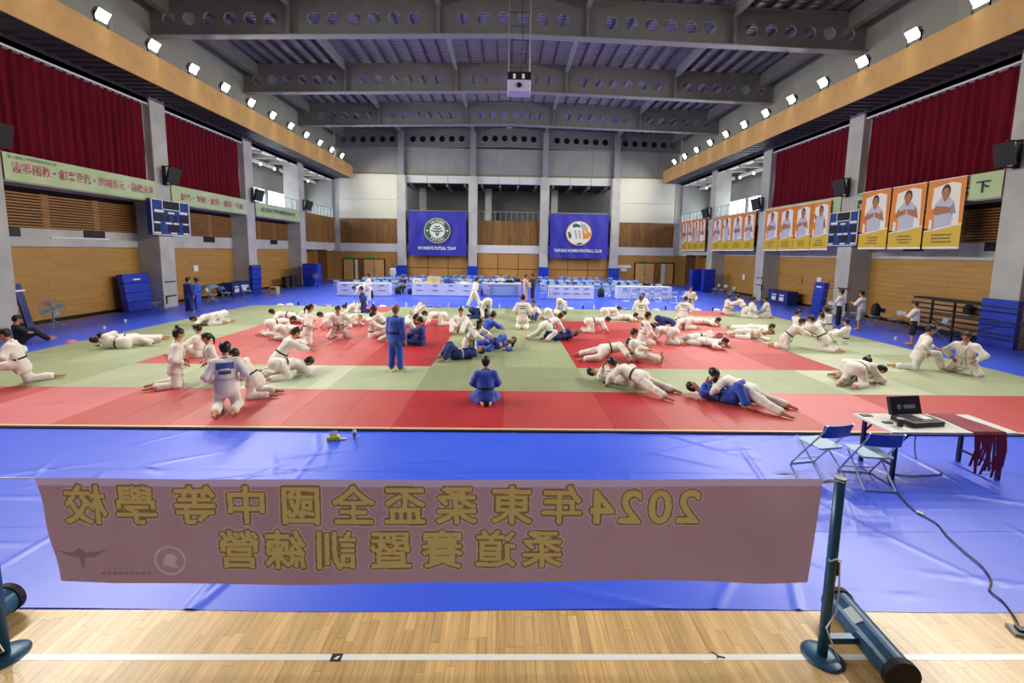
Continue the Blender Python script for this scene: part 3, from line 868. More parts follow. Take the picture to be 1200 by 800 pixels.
# ------------------------------------------------------------------ scoreboards and loudspeakers
sb_blue = mat('scoreboard_blue', '#1c3c86', 0.4)
for s, side, y0, y1 in ((-1, 'left', 21.65, 24.2), (1, 'right', 21.75, 23.75)):
    t = thing('scoreboard', 'dark blue scoreboard with white frame on the %s wall column' % side, 'scoreboard', (WX(s, -0.12), (y0 + y1) / 2, 3.78))
    W, H = (y1 - y0), 1.78
    def q2(m, u0, u1, v0, v1, dep0, dep1):          # u left to right as read, v downward
        ya, yb2 = (u0 - 0.5) * W, (u1 - 0.5) * W
        if s > 0:
            ya, yb2 = -yb2, -ya
        xa, xb = -s * dep0, -s * dep1
        return m.box(min(xa, xb), max(xa, xb), ya, yb2, H * (1 - v1), H * (1 - v0))
    q2(MB(), 0, 1, 0, 1, -0.12, 0.1).build('body', sb_blue, t)
    for u0, u1, v0, v1 in ((0, 1, 0, 0.02), (0, 1, 0.98, 1), (0, 0.02, 0, 1), (0.98, 1, 0, 1), (0.27, 0.285, 0, 0.27), (0.72, 0.735, 0, 0.27), (0.27, 0.735, 0.255, 0.275)):
        q2(MB(), u0, u1, v0, v1, 0.1, 0.13).build('frame_bar', white_pl, t)
    for u0, u1, v0, v1 in ((0.29, 0.72, 0.03, 0.25), (0.05, 0.3, 0.4, 0.6), (0.72, 0.96, 0.4, 0.6), (0.05, 0.2, 0.7, 0.9), (0.8, 0.96, 0.7, 0.9), (0.4, 0.7, 0.7, 0.9), (0.36, 0.46, 0.42, 0.6), (0.54, 0.64, 0.42, 0.6)):
        q2(MB(), u0, u1, v0, v1, 0.1, 0.115).build('display_window', black, t)
    for u0, u1, v0, v1 in ((0.08, 0.3, 0.29, 0.36), (0.72, 0.94, 0.29, 0.36), (0.42, 0.58, 0.33, 0.38), (0.05, 0.2, 0.63, 0.67), (0.34, 0.5, 0.63, 0.68), (0.54, 0.68, 0.63, 0.68), (0.8, 0.95, 0.63, 0.67), (0.05, 0.2, 0.92, 0.96), (0.46, 0.62, 0.92, 0.96), (0.8, 0.95, 0.92, 0.96)):
        q2(MB(), u0, u1, v0, v1, 0.1, 0.12).build('name_plate', white_pl, t)
def speaker(s, Y, Z, label, k=1.0):
    t = thing('loudspeaker', label, 'loudspeaker', (WX(s, -0.02), Y, Z), 0.0, 'wall loudspeakers')
    dx = -s
    b = MB()
    rot = Matrix.Rotation(dx * math.radians(14), 3, 'Y') @ Matrix.Rotation(dx * math.radians(-25), 3, 'Z')
    def P(x, y, z):
        v = rot @ Vector((x * dx, y, z)); return (v.x + dx * 0.42, v.y, v.z)
    b.grid([[P(-0.18 * k, -0.17 * k, z), P(0.2 * k, -0.27 * k, z), P(0.2 * k, 0.27 * k, z), P(-0.18 * k, 0.17 * k, z)] for z in (-0.4 * k, 0.4 * k)], closed=True)
    for z in (-0.4 * k, 0.4 * k):
        b.face([P(-0.18 * k, -0.17 * k, z), P(0.2 * k, -0.27 * k, z), P(0.2 * k, 0.27 * k, z), P(-0.18 * k, 0.17 * k, z)])
    b.build('cabinet', black, t)
    g = MB().grid([[P(0.205 * k, y * k, z * k) for y in (-0.24, 0.24)] for z in (-0.36, 0.36)]).build('grille', mat('speaker_grille', '#1e2224', 0.7), t)
    for z in (0.46 * k, -0.46 * k):
        MB().box(min(0, dx * 0.45), max(0, dx * 0.45), -0.04, 0.04, z - 0.025, z + 0.025).build('bracket', dark, t)
    MB().box(min(0, dx * 0.03), max(0, dx * 0.03), -0.1, 0.1, -0.5 * k, 0.5 * k).build('wall_plate', dark, t)
speaker(-1, 22.9, 6.85, 'black loudspeaker above the left scoreboard')
speaker(-1, 30.6, 6.85, 'black loudspeaker on the left column at the end of the farther curtain')
speaker(-1, 38.2, 6.95, 'black loudspeaker on the left column nearest the far wall')
speaker(-1, 15.3, 6.9, 'black loudspeaker at the left edge of the picture')
speaker(1, 22.9, 6.85, 'black loudspeaker above the right scoreboard')
speaker(1, 15.35, 6.9, 'black loudspeaker at the right edge of the picture')
speaker(1, 30.5, 6.8, 'black loudspeaker on the right column beside the row of four posters')
speaker(1, 38.2, 6.85, 'black loudspeaker on the right column between the two wide orange banners')

# ------------------------------------------------------------------ hanging projector
t = thing('ceiling_projector', 'white projector in a cage hanging on rods from the roof', 'projector', (0.5, 20.5, 10.4))
MB().box(-0.52, 0.52, -0.35, 0.45, 0, 0.5).build('body', mat('projector_lilac_lit', '#b9bbe0', 0.4), t, bevel=0.03)  # lavender light on the white body is put into its colour
MB().box(-0.52, 0.52, -0.38, 0.45, 0.5, 0.82).build('cage', black, t)
for x_ in (-0.22, 0.18):
    MB().box(x_ - 0.06, x_ + 0.06, -0.4, -0.37, 0.52, 0.72).build('cage_opening', white_pl, t)
MB().tube([(0, -0.36, 0.25), (0, -0.41, 0.25)], 0.11, 14).build('lens', dark, t)
for x_ in (-0.48, 0.48):
    for y_ in (-0.3, 0.4):
        MB().tube([(x_, y_, 0.8), (x_, y_, 5.2)], 0.018, 6).build('rod', alu, t)
for q in range(6):
    MB().box(-0.48, 0.48, 0.39, 0.41, 1.3 + 0.6 * q, 1.32 + 0.6 * q).build('rung', dark, t)
MB().tube([(0.1, 0.1, 0.8), (0.05, 0.12, 1.6), (0.16, 0.1, 2.4), (0.1, 0.1, 3.4), (0.15, 0.1, 5.2)], 0.02, 6).build('cable', black, t)

# ------------------------------------------------------------------ blue team banners on the far wall
team_blue = mat('team_banner_blue', '#2a2f9c', 0.45, hex2='#3a36a8', vscale=0.7, stretch=(1, 1, 0.4))
logo_green = mat('logo_green', '#3a5c3c', 0.6)
logo_white = mat('logo_white', '#d9dcd6', 0.6)
logo_gold = mat('logo_gold', '#c99a3a', 0.6)
logo_orange = mat('logo_orange', '#d9862a', 0.6)
logo_grey = mat('logo_grey', '#a8a894', 0.6)
def far_text(name, body, x, z, size, mt, y, parent, offset=0.0, sx=1.0, rot=0.0):
    me = text_mesh(body, size, offset)
    me.materials.clear(); me.materials.append(mt)
    o = link(name, me, parent, (x, y, z), (math.pi / 2, -rot, 0))
    o.scale = (sx, 1, 1)
    return o
def flat(name, pts, x, y, z, mt, parent):
    return MB().face([(x + a, y, z + b) for a, b in pts]).build(name, mt, parent)
def team_banner(x0, x1, z0, z1, label):
    def fy(x, z):
        return FAR - 0.55 - 0.05 * math.sin((x - x0) * 4.0 + math.sin(z * 2)) * (0.3 + 0.7 * (z1 - z) / (z1 - z0))
    m = MB()
    xs, zs = np.linspace(x0, x1, 70), np.linspace(z0, z1, 14)
    m.grid([[(x_, fy(x_, z_), z_ + 0.05 * math.sin((x_ - x0) / (x1 - x0) * math.pi) * (-1 if z_ > z1 - 1 else 0)) for x_ in xs] for z_ in zs])
    o = m.build('team_banner', team_blue, smooth=True)
    MB().bar((x0, FAR - 0.5, z1 + 0.03), (x1, FAR - 0.5, z1 + 0.03), 0.05, 0.05).build('hanging_rod', alu, o)
    for xx in (x0 + 0.2, (x0 + x1) / 2, x1 - 0.2):
        MB().bar((xx, FAR - 0.5, z1 + 0.03), (xx, FAR + 0.13, 7.36), 0.03, 0.03).build('hanging_hook', alu, o)
    return tag(o, label, 'banner', 'blue team banners on the far wall')
Yb = FAR - 0.66
o = team_banner(-10.15, -4.15, 2.68, 7.28, 'blue team banner with round green crest hanging on the far wall')
cx, cz = -7.15, 5.25
flat('crest_rim', ell(0, 0, 1.38, 1.3, 32), cx, Yb, cz, logo_grey, o)
flat('crest_ring', ell(0, 0, 1.28, 1.2, 32), cx, Yb - 0.004, cz, logo_green, o)
flat('crest_field', ell(0, 0, 0.8, 0.78, 28), cx, Yb - 0.008, cz, logo_white, o)
for k, (zz, wd) in enumerate(((0.42, 0.3), (0.2, 0.5), (-0.05, 0.68))):
    for sg in (-1, 1):
        flat('crest_wing', [(0, zz - 0.14), (sg * wd, zz + 0.02), (sg * wd * 0.9, zz + 0.12), (0, zz + 0.03)], cx, Yb - 0.012, cz, logo_green, o)
flat('crest_point', [(-0.28, -0.14), (0, -0.66), (0.28, -0.14), (0, -0.3)], cx, Yb - 0.012, cz, logo_green, o)
for body, a0, a1, r in (('TAITUNG', 128, 52, 1.02), ('FUTSAL', 232, 308, 1.04)):
    for k, ch in enumerate(body):
        a = math.radians(a0 + (a1 - a0) * k / (len(body) - 1))
        far_text('crest_letter', ch, cx + r * math.cos(a), cz + r * 0.94 * math.sin(a), 0.34, logo_white, Yb - 0.012, o, 0.012, 1, (a - math.pi / 2) if a0 < 180 else (a + math.pi / 2))
for sg in (-1, 1):
    flat('crest_dot', ell(0, 0, 0.1, 0.1, 8), cx + sg * 1.04, Yb - 0.012, cz, logo_white, o)
far_text('lettering', "WOMEN'S FUTSAL TEAM", cx - 0.05, 3.42, 0.46, logo_white, Yb - 0.01, o, 0.012, 0.78)
o = team_banner(4.6, 10.7, 2.62, 7.2, 'blue team banner with white and orange ball emblem hanging on the far wall')
cx, cz = 7.6, 5.2
flat('emblem_rim', ell(0, 0, 1.36, 1.28, 32), cx, Yb, cz, logo_gold, o)
flat('emblem_disc', ell(0, 0, 1.26, 1.2, 32), cx, Yb - 0.004, cz, logo_white, o)
flat('emblem_patch', [(-0.7, 0.85), (-0.35, 1.05), (0.1, 0.85), (0.2, 0.6), (-0.25, 0.65), (-0.6, 0.55)], cx, Yb - 0.008, cz, logo_green, o)
flat('emblem_patch', [(-1.15, 0.1), (-0.95, 0.15), (-0.75, -0.2), (-0.85, -0.6), (-1.05, -0.45)], cx, Yb - 0.008, cz, logo_green, o)
flat('emblem_patch', [(-0.3, -1.1), (0, -1.0), (0.4, -0.95), (0.3, -1.12), (0, -1.18)], cx, Yb - 0.008, cz, p_hair, o)
flat('emblem_patch', [(0.1, 1.1), (0.6, 0.95), (1.0, 0.5), (0.7, 0.2), (0.3, 0.45)], cx, Yb - 0.008, cz, logo_grey, o)
for k in range(4):
    flat('emblem_stripe', [(-0.5 + 0.4 * k, 0.3), (-0.3 + 0.4 * k, 0.35), (-0.15 + 0.4 * k, -0.5), (-0.3 + 0.4 * k, -0.6)], cx, Yb - 0.012, cz, logo_grey if k < 2 else logo_gold, o)
flat('emblem_flame', [(0.4, -0.6), (0.6, 0.15), (0.75, -0.1), (0.95, 0.25), (1.42, -0.1), (1.1, -0.35), (0.8, -0.55)], cx, Yb - 0.014, cz, logo_orange, o)
far_text('lettering', 'TAITUNG WOMEN FOOTBALL CLUB', cx - 0.05, 3.38, 0.42, logo_white, Yb - 0.01, o, 0.012, 0.72)
# small framed notice and signs on the far wall
n_ = tag(MB().box(11.95, 14.0 - 0.55, FAR + 0.06, FAR + 0.1, 1.65, 1.95).build('wall_notice', white_pl), 'small white two-line notice beside the right far door', 'notice')
MB().box(12.35, 13.0, FAR + 0.06, FAR + 0.1, 1.3, 1.58).build('lower_line', white_pl, n_)
# ------------------------------------------------------------------ people: one smooth skin surface per pose, clothes as separate surfaces
def smooth_surface(prims, h, k, cuts=()):
    """prims: (a, b, ra, rb, lateral axis or None, widening). Returns verts, quads of the blended surface (surface nets)."""
    P = [(np.array(a, float), np.array(b, float), ra, rb, lt, sw) for a, b, ra, rb, lt, sw in prims]
    pad = 3 * h + k
    lo = np.min([np.minimum(a, b) - max(ra, rb) * sw for a, b, ra, rb, lt, sw in P], axis=0) - pad
    hi = np.max([np.maximum(a, b) + max(ra, rb) * sw for a, b, ra, rb, lt, sw in P], axis=0) + pad
    n = np.ceil((hi - lo) / h).astype(int) + 1
    F = np.full(n, 1.0, np.float32)
    ax = [lo[i] + h * np.arange(n[i]) for i in range(3)]
    for a, b, ra, rb, lt, sw in P:
        e = max(ra, rb) * sw + k * 1.5 + 2 * h
        l = np.maximum(np.floor((np.minimum(a, b) - e - lo) / h).astype(int), 0)
        u = np.minimum(np.ceil((np.maximum(a, b) + e - lo) / h).astype(int) + 1, n)
        X, Y, Z = np.meshgrid(ax[0][l[0]:u[0]], ax[1][l[1]:u[1]], ax[2][l[2]:u[2]], indexing='ij')
        p = np.stack([X, Y, Z], -1) - a
        d = b - a
        if lt is not None:
            w = np.array(lt, float)
            p = p - (p @ w)[..., None] * w * (1 - 1 / sw)
            d = d - (d @ w) * w * (1 - 1 / sw)
        t = np.clip((p @ d) / max(d @ d, 1e-9), 0, 1)
        D = np.linalg.norm(p - t[..., None] * d, axis=-1) - (ra + (rb - ra) * t)
        S = F[l[0]:u[0], l[1]:u[1], l[2]:u[2]]
        q = np.clip(0.5 + 0.5 * (S - D) / k, 0, 1)
        F[l[0]:u[0], l[1]:u[1], l[2]:u[2]] = S * (1 - q) + D * q - k * q * (1 - q)
    for c, r in cuts:
        X, Y, Z = np.meshgrid(*ax, indexing='ij')
        F = np.maximum(F, r - np.sqrt((X - c[0]) ** 2 + (Y - c[1]) ** 2 + (Z - c[2]) ** 2))
    s = F < 0
    c8 = [(i, j, q) for i in (0, 1) for j in (0, 1) for q in (0, 1)]
    sl = lambda A, o: A[o[0]:n[0] - 1 + o[0], o[1]:n[1] - 1 + o[1], o[2]:n[2] - 1 + o[2]]
    cnt = sum(sl(s, o).astype(np.int8) for o in c8)
    act = (cnt > 0) & (cnt < 8)
    idx = np.full(act.shape, -1, int)
    idx[act] = np.arange(act.sum())
    acc = np.zeros((*act.shape, 3), np.float32)
    num = np.zeros(act.shape, np.float32)
    for o in c8:
        for axis in range(3):
            if o[axis] == 0:
                o2 = list(o); o2[axis] = 1
                A, Bv = sl(F, o), sl(F, o2)
                cr = (A < 0) != (Bv < 0)
                t = np.where(cr, A / np.where(cr, A - Bv, 1), 0)
                for i in range(3):
                    acc[..., i] += np.where(cr, (t if i == axis else o[i]), 0)
                num += cr
    ijk = np.argwhere(act)
    V = lo + h * (ijk + acc[act] / num[act][:, None])
    quads = []
    for axis in range(3):
        o2 = [0, 0, 0]; o2[axis] = 1
        A = s[:-1 if axis == 0 else None, :-1 if axis == 1 else None, :-1 if axis == 2 else None]
        Bv = s[o2[0]:, o2[1]:, o2[2]:]
        e = np.argwhere(A != Bv)
        a1, a2 = [(1, 2), (2, 0), (0, 1)][axis]
        ok = (e[:, a1] > 0) & (e[:, a2] > 0) & (e[:, a1] < n[a1] - 1) & (e[:, a2] < n[a2] - 1)
        e = e[ok]
        inside = s[e[:, 0], e[:, 1], e[:, 2]]
        u1, u2 = np.zeros(3, int), np.zeros(3, int)
        u1[a1] = 1; u2[a2] = 1
        g = lambda q: idx[q[:, 0], q[:, 1], q[:, 2]]
        Q = np.stack([g(e - u1 - u2), g(e - u2), g(e), g(e - u1)], 1)
        Q[~inside] = Q[~inside][:, ::-1]
        quads.append(Q)
    return V, np.concatenate(quads)
def folds(V, Q, amp, seed=0):
    """cloth folds: push the surface in and out along its normals"""
    n = np.zeros_like(V)
    fn = np.cross(V[Q[:, 2]] - V[Q[:, 0]], V[Q[:, 3]] - V[Q[:, 1]])
    for k in range(4):
        np.add.at(n, Q[:, k], fn)
    n /= np.maximum(np.linalg.norm(n, axis=1), 1e-9)[:, None]
    r = np.random.default_rng(seed)
    f = np.zeros(len(V))
    for k in range(9):
        w = r.normal(size=3); w[2] *= 0.6; w *= r.uniform(14, 42) / np.linalg.norm(w)
        ph = V @ w + 1.5 * np.sin(V @ r.normal(size=3) * 9) + r.uniform(0, 6)
        f += (1 - 2 * np.abs(np.sin(ph * 0.5))) / 3.5
    return V + n * (np.clip(f, -0.35, 1.1) * amp)[:, None]
def net_mesh(name, V, Q, mats, extra=None):
    me = bpy.data.meshes.new(name)
    v, f, mi = [tuple(p) for p in V], [tuple(int(i) for i in q) for q in Q], [0] * len(Q)
    if extra:
        n = len(v)
        v += extra.v
        f += [tuple(i + n for i in q) for q in extra.f]
        mi += extra.m
    me.from_pydata(v, [], f)
    for m_ in mats:
        me.materials.append(m_)
    me.polygons.foreach_set('material_index', mi)
    me.polygons.foreach_set('use_smooth', [True] * len(f))
    me.update()
    return me
V3 = lambda *p: np.array(p, float)
def nrm(v):
    return v / max(np.linalg.norm(v), 1e-9)
def bend(a, t, l1, l2, pole):
    """two-bone limb from a towards t; returns middle joint and end"""
    d = t - a
    L = np.linalg.norm(d)
    L2 = min(max(L, abs(l1 - l2) + 0.02), (l1 + l2) * 0.999)
    u = d / max(L, 1e-9)
    e = a + u * L2
    c = (l1 * l1 + L2 * L2 - l2 * l2) / (2 * l1 * L2)
    sn = math.sqrt(max(0, 1 - c * c))
    p = np.array(pole, float)
    p = p - (p @ u) * u
    p = nrm(p) if np.linalg.norm(p) > 1e-6 else V3(0, 0, 1)
    return a + u * l1 * c + p * l1 * sn, e
UP = (0, 0, 1)
# pel, neck, chest direction, face direction, hands (left, right), elbow poles, ankles, knee poles, toe directions; x right, y ahead
POSES = {
 'stand': dict(pel=(0, 0, .93), neck=(0, .01, 1.42), fwd=(0, 1, 0), face=(0, 1, -.1), hands=((-.27, .06, .80), (.27, .06, .80)), el=((-.4, -1, 0), (.4, -1, 0)), feet=((-.13, -.02, .07), (.13, .02, .07)), kn=((0, 1, 0), (0, 1, 0)), toe=((-.15, 1, -.2), (.15, 1, -.2))),
 'stand_crossed': dict(pel=(0, 0, .93), neck=(0, -.01, 1.42), fwd=(0, 1, 0), face=(.2, 1, 0), hands=((.12, .24, 1.14), (-.12, .26, 1.16)), el=((-1, .2, -1), (1, .2, -1)), feet=((-.14, 0, .07), (.14, .03, .07)), kn=((0, 1, 0), (0, 1, 0)), toe=((-.2, 1, -.2), (.2, 1, -.2))),
 'stand_phone': dict(pel=(0, 0, .93), neck=(0, .01, 1.42), fwd=(0, 1, 0), face=(0, 1, -.3), hands=((-.08, .32, 1.18), (.08, .33, 1.16)), el=((-1, -.2, -1), (1, -.2, -1)), feet=((-.12, 0, .07), (.12, .05, .07)), kn=((0, 1, 0), (0, 1, 0)), toe=((-.2, 1, -.2), (.2, 1, -.2))),
 'walk': dict(pel=(0, 0, .90), neck=(0, .10, 1.38), fwd=(0, 1, -.1), face=(0, 1, -.2), hands=((-.26, .18, .84), (.26, -.16, .82)), el=((-.3, -1, 0), (.3, -1, 0)), feet=((-.1, -.40, .12), (.1, .30, .07)), kn=((0, 1, 0), (0, 1, 0)), toe=((0, 1, -.7), (0, 1, -.1))),
 'kneel': dict(pel=(0, -.02, .50), neck=(0, .04, .99), fwd=(0, 1, 0), face=(0, 1, -.15), hands=((-.26, .14, .55), (.26, .14, .55)), el=((-.6, -1, 0), (.6, -1, 0)), feet=((-.14, -.40, .07), (.14, -.42, .07)), kn=((-.1, 1, -.3), (.1, 1, -.3)), toe=((0, -1, -.1), (0, -1, -.1))),
 'kneel_reach': dict(pel=(0, -.10, .44), neck=(0, .20, .84), fwd=(0, 1, -.5), face=(0, 1, -.4), hands=((-.13, .62, .62), (.13, .62, .55)), el=((-1, 0, -.4), (1, 0, -.4)), feet=((-.15, -.48, .07), (.15, -.50, .07)), kn=((-.2, 1, -.3), (.2, 1, -.3)), toe=((0, -1, -.1), (0, -1, -.1))),
 'kneel_hips': dict(pel=(0, -.06, .40), neck=(0, .02, .86), fwd=(0, 1, -.1), face=(0, 1, -.5), hands=((-.22, .10, .42), (.22, .10, .42)), el=((-1, -.2, 0), (1, -.2, 0)), feet=((-.14, -.40, .07), (.14, -.42, .07)), kn=((-.35, 1, 0), (.35, 1, 0)), toe=((0, -1, -.1), (0, -1, -.1))),
 'seiza': dict(pel=(0, -.12, .25), neck=(0, -.02, .74), fwd=(0, 1, 0), face=(0, 1, -.15), hands=((-.16, .22, .27), (.16, .22, .27)), el=((-1, -.5, 0), (1, -.5, 0)), feet=((-.10, -.22, .06), (.10, -.22, .06)), kn=((-.4, 1, .1), (.4, 1, .1)), toe=((.1, -1, -.1), (-.1, -1, -.1))),
 'half_kneel': dict(pel=(0, -.02, .50), neck=(0, .10, .98), fwd=(0, 1, -.1), face=(0, 1, -.2), hands=((-.22, .36, .62), (.24, .10, .55)), el=((-1, -.5, -.3), (1, -.8, 0)), feet=((-.14, .50, .08), (.13, -.52, .07)), kn=((-.2, .7, 1), (.1, .5, -1)), toe=((0, 1, -.2), (0, -1, -.1))),
 'all_fours': dict(pel=(0, -.28, .44), neck=(0, .20, .46), fwd=(0, .1, -1), face=(0, .6, -1), hands=((-.22, .34, .04), (.22, .36, .04)), el=((-1, -.4, 0), (1, -.4, 0)), feet=((-.15, -.66, .07), (.15, -.66, .07)), kn=((-.2, 1, -.6), (.2, 1, -.6)), toe=((0, -1, -.1), (0, -1, -.1))),
 'turtle': dict(pel=(0, -.30, .36), neck=(0, .16, .28), fwd=(0, .2, -1), face=(0, .4, -1), hands=((-.12, .34, .05), (.12, .34, .05)), el=((-1, .2, -.5), (1, .2, -.5)), feet=((-.15, -.60, .07), (.15, -.60, .07)), kn=((-.2, 1, -.5), (.2, 1, -.5)), toe=((0, -1, -.1), (0, -1, -.1))),
 'bent_over': dict(pel=(0, -.22, .80), neck=(0, .22, .66), fwd=(0, .2, -1), face=(0, .5, -1), hands=((-.20, .34, .16), (.20, .36, .14)), el=((-1, -.2, 0), (1, -.2, 0)), feet=((-.25, -.30, .07), (.22, -.02, .07)), kn=((-.3, 1, 0), (.3, 1, 0)), toe=((-.2, 1, -.2), (.2, 1, -.2))),
 'lean_on': dict(pel=(0, -.30, .55), neck=(0, .14, .70), fwd=(0, .5, -1), face=(0, 1, -.5), hands=((-.42, .30, .05), (.30, .40, .12)), el=((-1, -.2, .2), (1, -.2, .2)), feet=((-.20, -.95, .07), (.42, -.50, .07)), kn=((0, 1, .2), (.6, 1, .2)), toe=((0, .6, -1), (.3, 1, -.2))),
 'lie_back': dict(pel=(0, -.08, .13), neck=(0, .42, .15), fwd=(0, 0, 1), face=(0, -.3, 1), hands=((-.14, .30, .42), (.16, .26, .40)), el=((-1, 0, .3), (1, 0, .3)), feet=((-.22, -.50, .07), (.22, -.55, .07)), kn=((-.3, -.2, 1), (.3, -.2, 1)), toe=((-.2, -1, -.2), (.2, -1, -.2))),
 'lie_legs_up': dict(pel=(0, -.05, .15), neck=(0, .43, .15), fwd=(0, 0, 1), face=(0, -.3, 1), hands=((-.16, .20, .42), (.16, .24, .42)), el=((-1, 0, .2), (1, 0, .2)), feet=((-.18, -.40, .80), (.16, -.25, .88)), kn=((-.3, .6, .6), (.3, .6, .6)), toe=((0, -.2, 1), (0, -.2, 1))),
 'prone': dict(pel=(0, -.05, .14), neck=(0, .44, .17), fwd=(0, 0, -1), face=(0, .8, -.6), hands=((-.34, .62, .05), (.30, .66, .05)), el=((-1, -.2, .1), (1, -.2, .1)), feet=((-.18, -.90, .07), (.20, -.88, .07)), kn=((-.5, .2, -.2), (.5, .2, -.2)), toe=((0, -1, -.1), (0, -1, -.1))),
 'sprawl': dict(pel=(0, -.18, .33), neck=(0, .30, .42), fwd=(0, .1, -1), face=(.3, .8, -.6), hands=((-.34, .42, .08), (.32, .46, .08)), el=((-1, -.2, .2), (1, -.2, .2)), feet=((-.30, -.98, .07), (.34, -.90, .07)), kn=((-.5, .6, -.4), (.5, .6, -.4)), toe=((0, -1, -.2), (0, -1, -.2))),
 'side_lie': dict(pel=(0, -.05, .16), neck=(0, .42, .22), fwd=(1, 0, .25), face=(1, .2, .2), hands=((.42, .40, .10), (.40, .28, .26)), el=((0, 1, -.3), (.2, -.5, 1)), feet=((.38, -.50, .07), (.20, -.80, .10)), kn=((1, .3, -.1), (1, .2, .4)), toe=((.6, -1, 0), (.6, -1, 0))),
 'sit_floor': dict(pel=(0, -.10, .14), neck=(0, -.16, .62), fwd=(0, 1, .1), face=(0, 1, -.3), hands=((-.22, .22, .34), (.22, .22, .34)), el=((-1, -.3, -.2), (1, -.3, -.2)), feet=((-.18, .52, .07), (.20, .50, .07)), kn=((-.4, .2, 1), (.4, .2, 1)), toe=((0, 1, .1), (0, 1, .1))),
 'sit_legs_out': dict(pel=(0, -.10, .14), neck=(0, -.12, .63), fwd=(0, 1, 0), face=(0, 1, -.3), hands=((-.20, .34, .40), (.20, .34, .38)), el=((-1, -.3, -.2), (1, -.3, -.2)), feet=((-.20, .72, .08), (.26, .68, .08)), kn=((-.2, 0, 1), (.3, 0, 1)), toe=((-.2, .3, 1), (.2, .3, 1))),
 'sit_chair': dict(pel=(0, 0, .50), neck=(0, -.02, .99), fwd=(0, 1, 0), face=(0, 1, -.2), hands=((-.15, .32, .60), (.15, .32, .60)), el=((-1, -.5, 0), (1, -.5, 0)), feet=((-.12, .44, .07), (.12, .44, .07)), kn=((0, 1, 1), (0, 1, 1)), toe=((0, 1, -.2), (0, 1, -.2))),
}
skin_m = mat('skin', '#b5805f', 0.55, hex2='#bd8867', vscale=9)
eye_m = mat('eye_dark', '#1a1210', 0.3)
lip_m = mat('lips', '#94504a', 0.5)
hair_m = mat('black_hair', '#15100e', 0.5)
hair_br = mat('brown_hair', '#3a1f18', 0.55)
gi_white = mat('white_judogi', '#e3ddd6', 0.85, hex2='#ece7e0', vscale=6, bump=0.3, bscale=12, sheen=0.2)
gi_white2 = mat('white_judogi_trousers', '#dfd9d3', 0.85, hex2='#e8e2dc', vscale=6, bump=0.3, bscale=12, sheen=0.2)
gi_blue = mat('blue_judogi', '#2b4bb6', 0.8, hex2='#3354c2', vscale=6, bump=0.3, bscale=12, sheen=0.2)
gi_navy = mat('navy_judogi', '#1c2c6e', 0.8, hex2='#22337c', vscale=6, bump=0.5, bscale=22)
tee_white = mat('white_shirt', '#d9d7d2', 0.85, bump=0.3, bscale=14)
tee_black = mat('black_shirt', '#26272b', 0.85, bump=0.3, bscale=14)
pants_black = mat('black_trousers', '#17171b', 0.8, bump=0.3, bscale=14)
shorts_grey = mat('grey_shorts', '#a9a69e', 0.85, bump=0.3, bscale=14)
beige_cl = mat('beige_clothes', '#c3ab97', 0.85, bump=0.3, bscale=14)
belt_black = mat('black_belt', '#14141a', 0.7)
belt_white = mat('white_belt', '#c9c5be', 0.8)
belt_brown = mat('brown_belt', '#5a3020', 0.7)
patch_m = mat('name_patch', '#4a66a8', 0.7)
print_m = mat('back_print', '#50545c', 0.7)
CLOTH = {'w': gi_white, 'p': gi_white2, 'b': gi_blue, 'n': gi_navy, 't': tee_white, 'k': tee_black, 'q': pants_black, 's': shorts_grey, 'e': beige_cl}
BELTS = {'k': belt_black, 'w': belt_white, 'r': belt_brown}
HAIRS = {'short': hair_m, 'bun': hair_m, 'tail': hair_m, 'long': hair_m, 'shaved': mat('shaved_hair', '#7d5c48', 0.6), 'brown': hair_br}
BODY = {}
def skeleton(pose):
    p = POSES[pose]
    a = lambda key: np.array(p[key], float)
    J = {}
    J['pel'], J['neck'] = a('pel'), a('neck')
    up = nrm(J['neck'] - J['pel'])
    lat = nrm(np.cross(nrm(a('fwd')), up))
    fwd = np.cross(up, lat)
    J['up'], J['lat'], J['fwd'] = up, lat, fwd
    face = nrm(a('face'))
    hu = nrm(up * 0.75 + V3(0, 0, 0.35) - face * 0.2)
    if abs(hu @ face) > 0.9:
        hu = nrm(up - fwd * 0.5)
    hu = nrm(hu - (hu @ face) * face)
    J['face'], J['hup'], J['hlat'] = face, hu, np.cross(face, hu)
    J['head'] = J['neck'] + up * 0.09 + hu * 0.115 + face * 0.02
    for i, sg in ((0, -1), (1, 1)):
        sh = J['neck'] - up * 0.075 + lat * sg * 0.185
        hp = J['pel'] - up * 0.02 + lat * sg * 0.095
        el, wr = bend(sh, np.array(p['hands'][i], float), 0.285, 0.255, p['el'][i])
        kn, an = bend(hp, np.array(p['feet'][i], float), 0.42, 0.41, p['kn'][i])
        kn[2] = max(kn[2], 0.065); el[2] = max(el[2], 0.05); an[2] = max(an[2], 0.055); wr[2] = max(wr[2], 0.03)
        J['sh%d' % i], J['el%d' % i], J['wr%d' % i], J['hp%d' % i], J['kn%d' % i], J['an%d' % i] = sh, el, wr, hp, kn, an
        J['toe%d' % i] = an + nrm(np.array(p['toe'][i], float)) * 0.17
        J['toe%d' % i][2] = max(J['toe%d' % i][2], 0.03)
    return J
